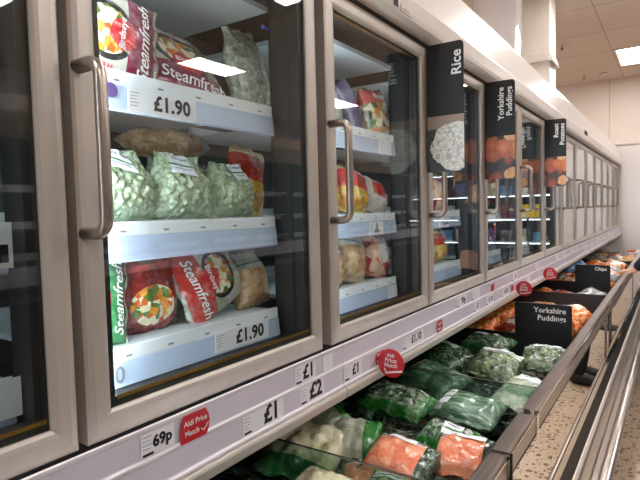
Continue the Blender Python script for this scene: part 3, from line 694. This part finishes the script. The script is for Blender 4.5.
# --- middle shelf, second door
pl = lambda: ('card_white', 'ink_green', 'ink')
for (y, w, h, r, pr, lb) in ((.580, .155, .132, 2, (-.34, .36, .40, .98, -.32), 'green soya bean bag, leftmost of the three on the middle shelf, second door'),
                         (.725, .150, .136, -2, (-.62, .22, .30, .98, -.1), 'green soya bean bag, middle of the three on the middle shelf, second door'),
                         (.868, .145, .126, 1, (-.14, .62, .36, .98, .04), 'green soya bean bag, rightmost of the three on the middle shelf, second door')):
    bag('soya_bag', w, h, .085, upright(-.150, y, SB + h / 2 + .002, r, -4), lb, name='soya_bean_bag', cat='bag', pouch=.8, lump=.016, lsc=70, nu=72, nv=68, wr=1.6, group='soya bean bags on the middle shelf',
        patches=[(pr[0], pr[1], pr[2], pr[3], pr[4], pl(), [('SOYA BEANS', .0085, .26), ('SERVING SUGGESTION', .004, -.25)])])
bag('red_yellow_bag', .12, .18, .06, upright(-.20, .985, SB + .09, -14, -8), 'red and yellow bag at the right end of the middle shelf, second door')
bag('beige_bag', .20, .12, .07, lying(-.33, .84, SB + .185, 20, 0, 8), 'pale beige bag lying on top behind the soya bean bags')
bag('soya_bag', .18, .14, .09, upright(-.30, .66, SB + .075, 3, -6), 'second row green bean bag behind the leftmost soya bean bags', lump=.01)
bag('soya_bag', .18, .14, .09, upright(-.30, .86, SB + .075, -3, -6), 'second row green bean bag behind the rightmost soya bean bags', lump=.01)
# --- lower shelf, second door
bag('steam_green', .17, .16, .05, upright(-.135, .505, SC + .085, 84, -6), 'green steamed vegetable bag on its side, leftmost on the lower shelf, second door', lump=.003, texts=[('Steamfresh', .030, 0, -.60, 0, .35)], name='vegetable_bag')
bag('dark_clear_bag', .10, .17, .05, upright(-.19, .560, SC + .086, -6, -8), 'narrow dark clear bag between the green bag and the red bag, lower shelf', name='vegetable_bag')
bag('red_food_bag', .15, .17, .06, upright(-.17, .645, SC + .086, 2, -6), 'dark red bag on the lower shelf beside the green steamed vegetable bag')
bag('steam_red', .17, .19, .055, upright(-.16, .805, SC + .088, -68, -10), 'red steamed vegetable bag tipped on its side, behind the 1.90 ticket', lump=.004, texts=[('Birdseye', .02, 0, -.16, 0, .1), ('Steamfresh', .032, 0, -.60, 0, .35)], name='vegetable_bag')
bag('beige_bag', .115, .135, .07, upright(-.165, .940, SC + .068, 4, -12), 'beige bag with a pale printed top at the right end of the lower shelf', lump=.004, pouch=.6)
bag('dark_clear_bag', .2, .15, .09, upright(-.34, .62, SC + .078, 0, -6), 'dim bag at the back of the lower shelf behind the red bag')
bag('soya_bag', .2, .15, .09, upright(-.34, .84, SC + .078, 0, -6), 'dim green bag at the back of the lower shelf behind the beige bag')
# --- third door
bag('rice_bag', .17, .20, .09, upright(-.15, 1.235, SA + .085, 14, -14), 'white rounded bag with a green band, leftmost on the upper shelf, third door', lump=.003, name='rice_bag')
bag('purple_bag', .10, .17, .05, upright(-.16, 1.42, SA + .082, 26, -10), 'purple bag leaning beside the white bag, upper shelf, third door', lump=.002)
bag('fruit_bag', .16, .17, .06, upright(-.15, 1.575, SA + .085, 8, -10), 'red and orange vegetable bag at the right end of the upper shelf, third door', texts=[('Birds Eye', .022, 0, .6, 0, .2)])
bag('red_yellow_bag', .16, .15, .08, upright(-.15, 1.24, SB + .078, 0, -10), 'red and yellow bag, leftmost on the middle shelf, third door')
bag('red_yellow_bag', .15, .15, .08, upright(-.15, 1.40, SB + .076, -10, -12), 'red topped bag with golden contents, middle of the middle shelf, third door')
bag('white_bag', .14, .12, .08, upright(-.155, 1.545, SB + .06, -18, -16), 'pale slumped bag at the right end of the middle shelf, third door')
bag('beige_bag', .16, .14, .09, upright(-.15, 1.24, SC + .072, 0, -10), 'beige bag, leftmost on the lower shelf, third door')
bag('beige_bag', .15, .16, .09, upright(-.155, 1.385, SC + .082, -12, -12), 'beige bag with white printed top, middle of the lower shelf, third door')
bag('salmon_bag', .15, .15, .08, upright(-.15, 1.545, SC + .076, -14, -12), 'brown and white bag at the right end of the lower shelf, third door')
# --- leftmost door
bag('soya_bag', .12, .15, .07, upright(-.15, .285, SB + .078, 0, -8), 'green bean bag behind the leftmost door, middle shelf')
bag('veg_mix_bag', .14, .15, .07, upright(-.16, .12, SB + .075, 0, -8), 'mixed green vegetable bag behind the leftmost door, left of the green bean bag')
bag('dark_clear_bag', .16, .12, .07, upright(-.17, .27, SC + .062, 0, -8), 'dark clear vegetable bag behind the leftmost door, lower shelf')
# --- fourth door onwards (seen between reflections)
far = [('dark_clear_bag', 'dark'), ('blue_bag', 'blue'), ('salmon_bag', 'brown'), ('grey_bag', 'grey'), ('white_bag', 'white'), ('red_yellow_bag', 'red and yellow')]
pos3 = ('left', 'middle', 'right')
i = 0
for n in (3, 4, 5):
    for nm, z in lv:
        for k in range(3):
            mt, cn = far[(i * 5 + k * 2 + n) % 6]; i += 1
            h = .13 + .03 * random.random()
            bag(mt, .15, h, .07, upright(-.155, bnd(n) + .16 + k * .15, z + h / 2 + .002, random.uniform(-8, 8), -8), '%s bag, %s of three on the %s shelf behind the %s' % (cn, pos3[k], nm, ordn[n]), nu=16, nv=18, group='bags behind the farther stocked doors')

# --- vegetable bay of the chest
def chest(mt, x, y, z, W, H, T, rot, tx, ty, label, name='vegetable_bag', **kw):
    return bag(mt, W, H, T, lying(x, y, z + ZC, rot, tx, ty), label, name=name, **kw)
chest('cauli_chest', -.10, 1.06, -.61, .21, .20, .085, 12, 16, 8, 'large clear cauliflower bag in the chest, below the two pound ticket', 'cauliflower_bag', lump=.020, lsc=30, nu=44, nv=44, wr=1.8)
chest('green_white_bag', -.005, 1.165, -.60, .13, .13, .07, 20, 20, 10, 'white bag with a green end standing beside the cauliflower bag', wr=1.8)
chest('green_white_bag', -.15, 1.26, -.61, .12, .11, .06, 60, 14, 6, 'small green and white bag tucked behind the cauliflower bag, under the ledge', wr=1.5)
chest('veg_mix_bag', -.015, 1.43, -.585, .215, .15, .075, -4, 10, 4, 'plump mixed vegetable bag with bright green edges in the middle of the chest', lump=.012, lsc=34, wr=1.4, nu=40, nv=34)
chest('dark_clear_bag', .055, 1.28, -.655, .20, .15, .06, 6, 8, 4, 'dark mixed vegetable bag lying beneath the plump bag with green edges', lump=.008)
chest('veg_mix_bag', .185, 1.33, -.62, .16, .11, .06, -6, 16, 4, 'pale mixed vegetable bag just behind the carrot bags', lump=.012, nu=36, wr=1.5, patches=[(-.2, .5, -.3, .5, .2, ('card_bright', 'ink_green', 'ink'), [('MIXED', .011, .25)])])
chest('beans_bag', -.04, 1.77, -.615, .22, .19, .07, -18, 12, 4, 'green bean bag behind the clear divider, left of the pair', nu=36, wr=1.6, lump=.009, lsc=30, name='green_bean_bag')
chest('beans_bag', .165, 1.56, -.62, .20, .15, .07, -6, 12, 2, 'green bean bag with a pale label just in front of the clear divider', lump=.006, lsc=30, name='green_bean_bag', patches=[(-.95, -.55, -.5, .6, .0, ('card_bright', 'ink_green', 'ink'), [('BEANS', .011, .25)])])
chest('broccoli_bag', -.10, 2.04, -.605, .23, .20, .08, -22, 10, 6, 'dark broccoli bag under the ledge ahead of the Yorkshire Puddings divider', wr=1.6, lump=.012, lsc=34)
chest('broccoli_bag', .015, 2.26, -.595, .21, .17, .075, -8, 12, 2, 'leafy green bag lying against the Yorkshire Puddings divider', lump=.012, lsc=34)
chest('sprouts_bag', .125, 1.99, -.600, .19, .19, .08, -4, 14, 4, 'sprouts bag with a white printed panel, left of the two', lump=.014, lsc=36, nu=40, nv=40, name='sprouts_bag', patches=[(-.75, .5, .42, .9, .05, ('card_bright', 'ink_green', 'ink'), [('SPROUTS', .011, .25)])])
chest('sprouts_bag', .265, 2.16, -.600, .17, .18, .07, 6, 14, 2, 'sprouts bag with a white printed panel against the rail', lump=.014, lsc=36, nu=36, nv=40, name='sprouts_bag', patches=[(-.7, .7, .45, .92, -.05, ('card_bright', 'ink_green', 'ink'), [('SPROUTS', .011, .25)])])
chest('pale_bag', .285, 1.72, -.60, .14, .20, .07, -14, 12, 4, 'pale green bag with a white panel, pressed against the rail', lump=.008, wr=1.5, patches=[(-.6, .5, .35, .85, .1, ('card_bright', 'ink_green', 'ink'), [('PEAS', .011, .25)])])
chest('carrot_bag', .150, 1.115, -.60, .18, .13, .075, -2, 18, 4, 'orange carrot bag with a dark green end, left of the two large ones', lump=.010, lsc=30, name='carrot_bag', patches=[(-.5, .3, .45, .98, .0, ('card_bright', 'ink_green', 'ink_red'), [('CARROTS', .010, .25)])])
chest('carrot_bag', .275, 1.20, -.595, .155, .13, .07, 8, 18, 2, 'orange carrot bag with a dark green end, nearest the rail', lump=.010, lsc=30, name='carrot_bag', patches=[(-.3, .6, .45, .98, .0, ('card_bright', 'ink_green', 'ink_red'), [('CARROTS', .010, .25)])])
chest('carrot_bag', .07, 1.055, -.64, .09, .12, .05, 30, 14, 4, 'small end of an orange carrot bag beside the clear divider', lump=.008, name='carrot_bag')
chest('cauli_chest', .055, .90, -.605, .13, .13, .06, 0, 14, 4, 'cream bag at the bottom edge in front of the clear divider', lump=.008)
chest('sprouts_bag', .235, .955, -.60, .22, .12, .06, -3, 12, 2, 'cream and green bag at the bottom edge beneath the carrot bags', lump=.008)
for k, (x, y) in enumerate([(-.23, .95), (-.05, .84), (.24, .80), (-.24, 1.15), (.05, 1.42), (.255, 1.42), (-.24, 1.45), (-.22, 1.72), (.1, 1.76), (.255, 1.90), (-.26, 1.98), (-.02, 1.55), (.22, 1.68), (-.24, 2.25), (.15, 2.3), (.0, 1.05), (-.1, 1.3), (.02, 2.0), (.2, 1.15), (-.1, .7), (.1, .7)]):
    chest(('dark_green_bag', 'broccoli_bag', 'dark_clear_bag')[k % 3], x, y, -.70 - .02 * (k % 3), .24, .20, .09, random.uniform(-30, 30), random.uniform(-6, 10), random.uniform(-8, 8), 'dark green vegetable bag half buried beneath the top layer of the vegetable bay', group='buried bags in the vegetable bay', nu=18, nv=18, wr=1.6)
# floor of lower stock that holds the top layer up
for k in range(24):
    x = -.225 + .155 * (k % 4); y = .72 + .30 * (k // 4)
    chest(('dark_green_bag', 'dark_clear_bag')[k % 2], x, y, -.83, .24, .28, .12, random.uniform(-5, 5), 0, 0, 'dark green vegetable bag half buried beneath the top layer of the vegetable bay', group='buried bags in the vegetable bay', nu=12, nv=12)
# --- the bays beyond
def heap(y0, y1, zt, kinds, nx, ny, label, grp, W=.2, H=.2, seedx=0):
    for i in range(nx):
        for j in range(ny):
            x = -.24 + (.54) * (i + .5) / nx + random.uniform(-.02, .02); y = y0 + (y1 - y0) * (j + .5) / ny + random.uniform(-.03, .03)
            mt, cn = kinds[(i * 3 + j * 2 + (i * j)) % len(kinds)]
            bag(mt, W, H, .09, lying(x, y, ZC + zt - random.uniform(0, .035), random.uniform(-40, 40), random.uniform(0, 22), random.uniform(-10, 10)), label % cn, group=grp, nu=16, nv=16, lump=.012, lsc=26, wr=1.6)
heap(2.56, 3.22, -.60, [('orange_bag', 'orange'), ('roast_bag', 'golden'), ('orange_bag', 'orange'), ('salmon_bag', 'reddish')], 3, 4, '%s bag in the chest bay just behind the Yorkshire Puddings sign', 'bags behind the Yorkshire Puddings sign')
heap(3.40, 4.12, -.63, [('white_bag', 'white'), ('orange_bag', 'orange'), ('grey_bag', 'grey')], 3, 3, '%s bag in the chest bay just in front of the Chips sign', 'bags in front of the Chips sign')
heap(4.30, 5.85, -.60, [('orange_bag', 'orange'), ('white_bag', 'white'), ('grey_bag', 'grey'), ('roast_bag', 'golden'), ('salmon_bag', 'reddish'), ('orange_bag', 'orange')], 3, 8, '%s bag in the crowded chest bay past the Chips sign', 'bags past the Chips sign')
heap(6.0, 8.3, -.68, [('grey_bag', 'grey'), ('orange_bag', 'orange'), ('roast_bag', 'golden'), ('white_bag', 'white'), ('grey_bag', 'grey')], 3, 9, '%s bag at the far end of the chest near the end wall', 'bags at the far end of the chest', .24, .24)
bag('blue_bag', .2, .16, .08, lying(-.02, 4.75, ZC - .50, 30, 25, 0), 'bright blue bag beside the Chips sign, under the ticket rail', nu=16, nv=16)
for (y0, y1, nm) in ((2.47, 3.29, 'Yorkshire Puddings sign'), (3.33, 4.19, 'grey divider'), (4.22, 5.89, 'Chips sign'), (5.93, 8.45, 'low black divider')):
    bm = NB(); box(bm, -.35, .39, y0, y1, .445, .60); tag(obj('stock_carton', bm, 'bin_grey', bevel=.01), 'dark stock carton under the loose bags behind the %s' % nm, 'carton')

# ------------------------------------------------------------------ facing freezer across the aisle (mirrored in the doors)
XO = 2.9
op = empty('facing_freezer', (XO + .4, 2.5, 0), 'dim freezer run across the aisle, reflected in the glass doors', 'freezer')
bm = NB(); box(bm, XO + .35, XO + .45, -6, 8.5, 0, 2.14); box(bm, XO, XO + .35, -6, 8.5, .12, 1.0); box(bm, XO - .38, XO, -6, 8.5, .12, .84); obj('body', bm, 'opp_dark', op)
bm = NB(); prism(bm, [(XO - .03, 1.89), (XO - .03, 2.05), (XO + .05, 2.18), (XO + .45, 2.18), (XO + .45, 1.89)], -6, 8.5); obj('header', bm, 'opp_header_dimmed', op)
bm = NB(); box(bm, XO - .04, XO, -6, 8.5, .90, 1.03); obj('ticket_channel', bm, 'rail_channel', op)
for k in range(23):
    y = -5.9 + k * .625; bm = NB()
    for a in ((y, y + .04, 1.03, 1.88), (y + .57, y + .61, 1.03, 1.88), (y + .04, y + .57, 1.03, 1.07), (y + .04, y + .57, 1.84, 1.88)): box(bm, XO - .02, XO + .0, *a)
    d = obj('door', bm, 'opp_frame', op)
    bm = NB()
    for zz in (1.1, 1.33, 1.58): box(bm, XO + .08, XO + .34, y + .05, y + .56, zz - .012, zz); box(bm, XO + .075, XO + .08, y + .05, y + .56, zz - .05, zz)
    obj('shelf', bm, 'shelf_white', d)

# ------------------------------------------------------------------ shopper with a hand on the rail
def skin_obj(name, verts, edges, radii, mt, parent, root=0, sub=2):
    me = bpy.data.meshes.new(name); me.from_pydata(verts, edges, []); me.materials.append(M[mt])
    o = bpy.data.objects.new(name, me); C.objects.link(o)
    o.modifiers.new('skin', 'SKIN').use_smooth_shade = True
    sv = me.skin_vertices[0].data if me.skin_vertices else None
    if sv is None:
        me.attributes.new  # keep reference
    return o
def skinned(name, chains, mt, parent, sub=2):
    """chains: list of lists of (key, (x, y, z), radius[, radius2]); equal keys are welded"""
    bm = NB(); lay = bm.verts.layers.skin.verify(); vs = {}; first = None
    for chn in chains:
        prev = None
        for it in chn:
            k, p, r = it[:3]; r2 = it[3] if len(it) > 3 else r
            if k not in vs:
                v = bm.verts.new(p); v[lay].radius = (r, r2); vs[k] = v
                if first is None: first = v; v[lay].use_root = True
            v = vs[k]
            if prev is not None and prev is not v:
                if not bm.edges.get((prev, v)): bm.edges.new((prev, v))
            prev = v
    me = bpy.data.meshes.new(name); bm.to_mesh(me); bm.free(); me.materials.append(M[mt])
    o = bpy.data.objects.new(name, me); C.objects.link(o)
    s = o.modifiers.new('skin', 'SKIN'); s.use_smooth_shade = True
    u = o.modifiers.new('sub', 'SUBSURF'); u.levels = sub; u.render_levels = sub
    if parent: o.parent = parent; o.matrix_parent_inverse = parent.matrix_basis.inverted()
    return o
PX, PY = .74, 4.40
pe = empty('person', (PX, PY, 0), 'shopper in a navy jumper and dark trousers resting a hand on the chest rail', 'person')
def P(dx, dy, z): return (PX + dx, PY + dy, z)
HX, HY, HZ = .448, 4.24, .880          # wrist above the rail
body = [
    [('pel', P(0, 0, .93), .125, .10), ('wai', P(-.01, 0, 1.06), .115, .09), ('che', P(-.03, 0, 1.24), .14, .10), ('neb', P(-.05, 0, 1.40), .07, .06), ('nec', P(-.06, 0, 1.46), .048), ('hea', P(-.085, 0, 1.54), .072, .08), ('top', P(-.085, 0, 1.63), .070, .075)],
    [('pel', 0, 0), ('hl', P(0, -.09, .88), .085), ('kl', P(-.03, -.10, .48), .055), ('al', P(0, -.10, .09), .034), ('fl', P(-.11, -.10, .045), .022, .018)],
    [('pel', 0, 0), ('hr', P(0, .09, .88), .085), ('kr', P(-.02, .11, .48), .055), ('ar', P(.02, .12, .09), .034), ('fr', P(-.09, .12, .045), .022, .018)],
    [('neb', 0, 0), ('sl', P(-.04, -.17, 1.36), .052), ('el', P(-.10, -.22, 1.10), .040), ('wl', (HX, HY, HZ), .024, .020), ('pal', (HX - .03, HY - .005, HZ - .003), .030, .016)],
    [('neb', 0, 0), ('sr', P(-.03, .17, 1.36), .052), ('er', P(.02, .22, 1.10), .040), ('wr', P(-.08, .24, .90), .024), ('par', P(-.12, .24, .85), .028, .016)],
]
for i, (dy, ln) in enumerate(((-.026, .050), (-.010, .060), (.008, .058), (.024, .046))):
    b = (HX - .045, HY - .005 + dy, HZ + .0)
    body.append([('pal', 0, 0), ('f%da' % i, b, .0095), ('f%db' % i, (b[0] - ln * .5, b[1] + dy * .2, b[2] + .000), .009), ('f%dc' % i, (b[0] - ln * .75, b[1] + dy * .25, b[2] - .022), .0075)])
body.append([('pal', 0, 0), ('t1', (HX - .018, HY - .035, HZ - .004), .010), ('t2', (HX - .035, HY - .055, HZ - .012), .008)])
for i, (dy, ln) in enumerate(((-.022, .05), (-.008, .06), (.008, .058), (.022, .046))):
    b = P(-.135, .24 + dy, .825)
    body.append([('par', 0, 0), ('g%da' % i, b, .0095), ('g%db' % i, (b[0] - .012, b[1], b[2] - ln * .6), .009), ('g%dc' % i, (b[0] - .005, b[1], b[2] - ln), .0075)])
body.append([('par', 0, 0), ('u1', P(-.13, .205, .84), .010), ('u2', P(-.15, .195, .81), .008)])
skinned('body', body, 'skin', pe)
skinned('jumper', [
    [('pel', P(0, 0, .93), .150, .125), ('wai', P(-.01, 0, 1.06), .140, .115), ('che', P(-.03, 0, 1.24), .165, .125), ('neb', P(-.05, 0, 1.385), .085, .075)],
    [('che', 0, 0), ('sl', P(-.04, -.18, 1.34), .070), ('el', P(-.10, -.225, 1.10), .056), ('wl', (HX + .006, HY - .002, HZ + .010), .036)],
    [('che', 0, 0), ('sr', P(-.03, .18, 1.34), .070), ('er', P(.02, .225, 1.10), .056), ('wr', P(-.065, .24, .935), .038)]], 'navy_knit', pe)
skinned('trousers', [
    [('pel', P(0, 0, .90), .150, .125), ('hl', P(0, -.095, .80), .100), ('kl', P(-.03, -.105, .48), .075), ('al', P(0, -.105, .07), .060)],
    [('pel', 0, 0), ('hr', P(0, .095, .80), .100), ('kr', P(-.02, .115, .48), .075), ('ar', P(.02, .125, .07), .060)]], 'dark_cloth', pe)
for (dx, dy) in ((0, -.10), (.02, .12)):
    bm = NB(); tube(bm, [P(dx + .06, dy, .045), P(dx + .04, dy, .054), P(dx - .04, dy, .050), P(dx - .11, dy, .040), P(dx - .18, dy, .032), P(dx - .215, dy, .026)], [.026, .044, .046, .038, .030, .014], 14, sx=1.0); obj('shoe', bm, 'shoe_black', pe)
bm = NB(); bmesh.ops.create_uvsphere(bm, u_segments=24, v_segments=16, radius=1)
for v in list(bm.verts):
    v.co = Vector(P(-.065 + v.co.x * .095, v.co.y * .088, 1.615 + v.co.z * .105))
bmesh.ops.delete(bm, geom=[v for v in bm.verts if v.co.x < PX - .115 and v.co.z < 1.665], context='VERTS')
obj('hair', bm, 'hair_brown', pe, smooth=True)
for s in (-1, 1):
    bm = NB(); bmesh.ops.create_uvsphere(bm, u_segments=10, v_segments=8, radius=.009)
    for v in bm.verts: v.co += Vector(P(-.158, s * .028, 1.60))
    obj('eye', bm, 'ink', pe, smooth=True)
bm = NB(); tube(bm, [P(-.155, 0, 1.595), P(-.178, 0, 1.57), P(-.16, 0, 1.562)], [.008, .013, .01], 8); obj('nose', bm, 'skin', pe)

# wire trolley beside the shopper
te = empty('shopping_trolley', (.72, 5.3, 0), 'wire shopping trolley standing beside the chest rail past the shopper', 'trolley')
bm = NB(); x0, x1, y0, y1, z0, z1 = .56, 1.0, 4.95, 5.75, .50, .92
for z in (z0, .60, .70, .80, z1): tube(bm, [(x0, y0, z), (x1, y0, z), (x1, y1, z), (x0, y1, z), (x0, y0, z)], .005 if z < z1 else .009, 6)
n = 14
for k in range(n + 1):
    y = y0 + (y1 - y0) * k / n; tube(bm, [(x0, y, z1), (x0, y, z0), (x1, y, z0), (x1, y, z1)], .0035, 5)
for k in range(8):
    x = x0 + (x1 - x0) * k / 7; tube(bm, [(x, y0, z1), (x, y0, z0), (x, y1, z0), (x, y1, z1)], .0035, 5)
obj('basket', bm, 'wire_steel', te)
bm = NB()
for x in (x0 + .03, x1 - .03): tube(bm, [(x, y0 - .08, .98), (x, y0, .9), (x, y0 + .05, .5), (x, y0 + .02, .16), (x, y1 - .05, .16)], .011, 8)
obj('frame', bm, 'wire_steel', te)
bm = NB(); tube(bm, [(x0 + .0, y0 - .09, .985), (x1, y0 - .09, .985)], .016, 12); obj('push_bar', bm, 'trolley_blue', te)
for x in (x0 + .03, x1 - .03):
    for y in (y0 + .04, y1 - .08):
        bm = NB(); tube(bm, [(x - .015, y, .06), (x + .015, y, .06)], .058, 20); w_ = obj('wheel', bm, 'black_rubber', te)

# yellow promotion board and shelving with added glow strips, caught in the far doors
e = empty('promotion_board', (.72, 6.4, 0), 'yellow promotion board on a dark post, reflected in the farther glass doors', 'sign')
bm = NB(); box(bm, .60, .86, 6.4, 6.42, 1.22, 1.37); obj('board', bm, 'yellow_card', e)
bm = NB(); tube(bm, [(.73, 6.43, 0), (.73, 6.43, 1.3)], .015, 10); tube(bm, [(.73, 6.43, 0), (.73, 6.43, .02)], .12, 20); obj('post', bm, 'opp_dark', e)
e = empty('display_shelving', (2.0, 9.6, 0), 'dark display shelving with added glow strips beyond the end of the aisle, reflected in the glass doors', 'shelving')
bm = NB(); box(bm, .95, 3.6, 9.75, 9.8, 0, 2.3); box(bm, .95, 1.0, 9.2, 9.75, 0, 2.3); box(bm, 3.55, 3.6, 9.2, 9.75, 0, 2.3); box(bm, 1.0, 3.55, 9.2, 9.75, 2.22, 2.3); box(bm, 1.0, 3.55, 9.2, 9.75, 0, .3); obj('body', bm, 'opp_dark', e)
for z in (.75, 1.15, 1.55, 1.95):
    bm = NB(); box(bm, 1.0, 3.55, 9.25, 9.749, z - .02, z); obj('shelf', bm, 'shelf_white', e)
    bm = NB(); box(bm, 1.02, 3.53, 9.26, 9.275, z - .032, z - .021); obj('lamp_strip', bm, 'added_shelf_glow', e)  # added strip, gives the doors something bright to reflect
pk = [('blue_bag', 'blue'), ('white_bag', 'white'), ('red_food_bag', 'dark red'), ('purple_bag', 'purple'), ('grey_bag', 'grey'), ('pale_bag', 'pale')]
for r_, z in enumerate((.75, 1.15, 1.55, 1.95)):
    for k in range(9):
        mt, cn = pk[(r_ * 4 + k * 5) % 6]; h = (.16, .22, .19, .24)[(k + r_) % 4]
        if z > 1.9: h = min(h, .19)
        bm = NB(); x = 1.1 + k * .27; box(bm, x, x + .19, 9.35, 9.55, z + .0005, z + h)
        tag(obj('food_carton', bm, mt, bevel=.006), '%s carton on the lit display shelving beyond the end wall' % cn, 'carton', 'cartons on the display shelving')

# ------------------------------------------------------------------ camera, world, view
f, yaw, pit, rol = 525.98, .5959, -.0543, -.025
F = Vector((-math.sin(yaw) * math.cos(pit), math.cos(yaw) * math.cos(pit), math.sin(pit)))
R0 = Vector((math.cos(yaw), math.sin(yaw), 0)); U0 = R0.cross(F)
Rv = R0 * math.cos(rol) + U0 * math.sin(rol); Uv = -R0 * math.sin(rol) + U0 * math.cos(rol)
cam = bpy.data.cameras.new('camera'); co = bpy.data.objects.new('camera', cam); C.objects.link(co)
cam.sensor_width = 36; cam.lens = f / 640 * 36; cam.clip_start = .02
m = Matrix((Rv, Uv, -F)).transposed().to_4x4(); m.translation = (.6858, 0, ZC); co.matrix_world = m
S.camera = co
w = bpy.data.worlds.new('world'); S.world = w; w.use_nodes = True
w.node_tree.nodes['Background'].inputs[0].default_value = (1, .85, .75, 1); w.node_tree.nodes['Background'].inputs[1].default_value = .3
S.view_settings.view_transform = 'Standard'; S.view_settings.look = 'None'; S.view_settings.gamma = 1
S.view_settings.use_curve_mapping = False; S.view_settings.exposure = 0.15
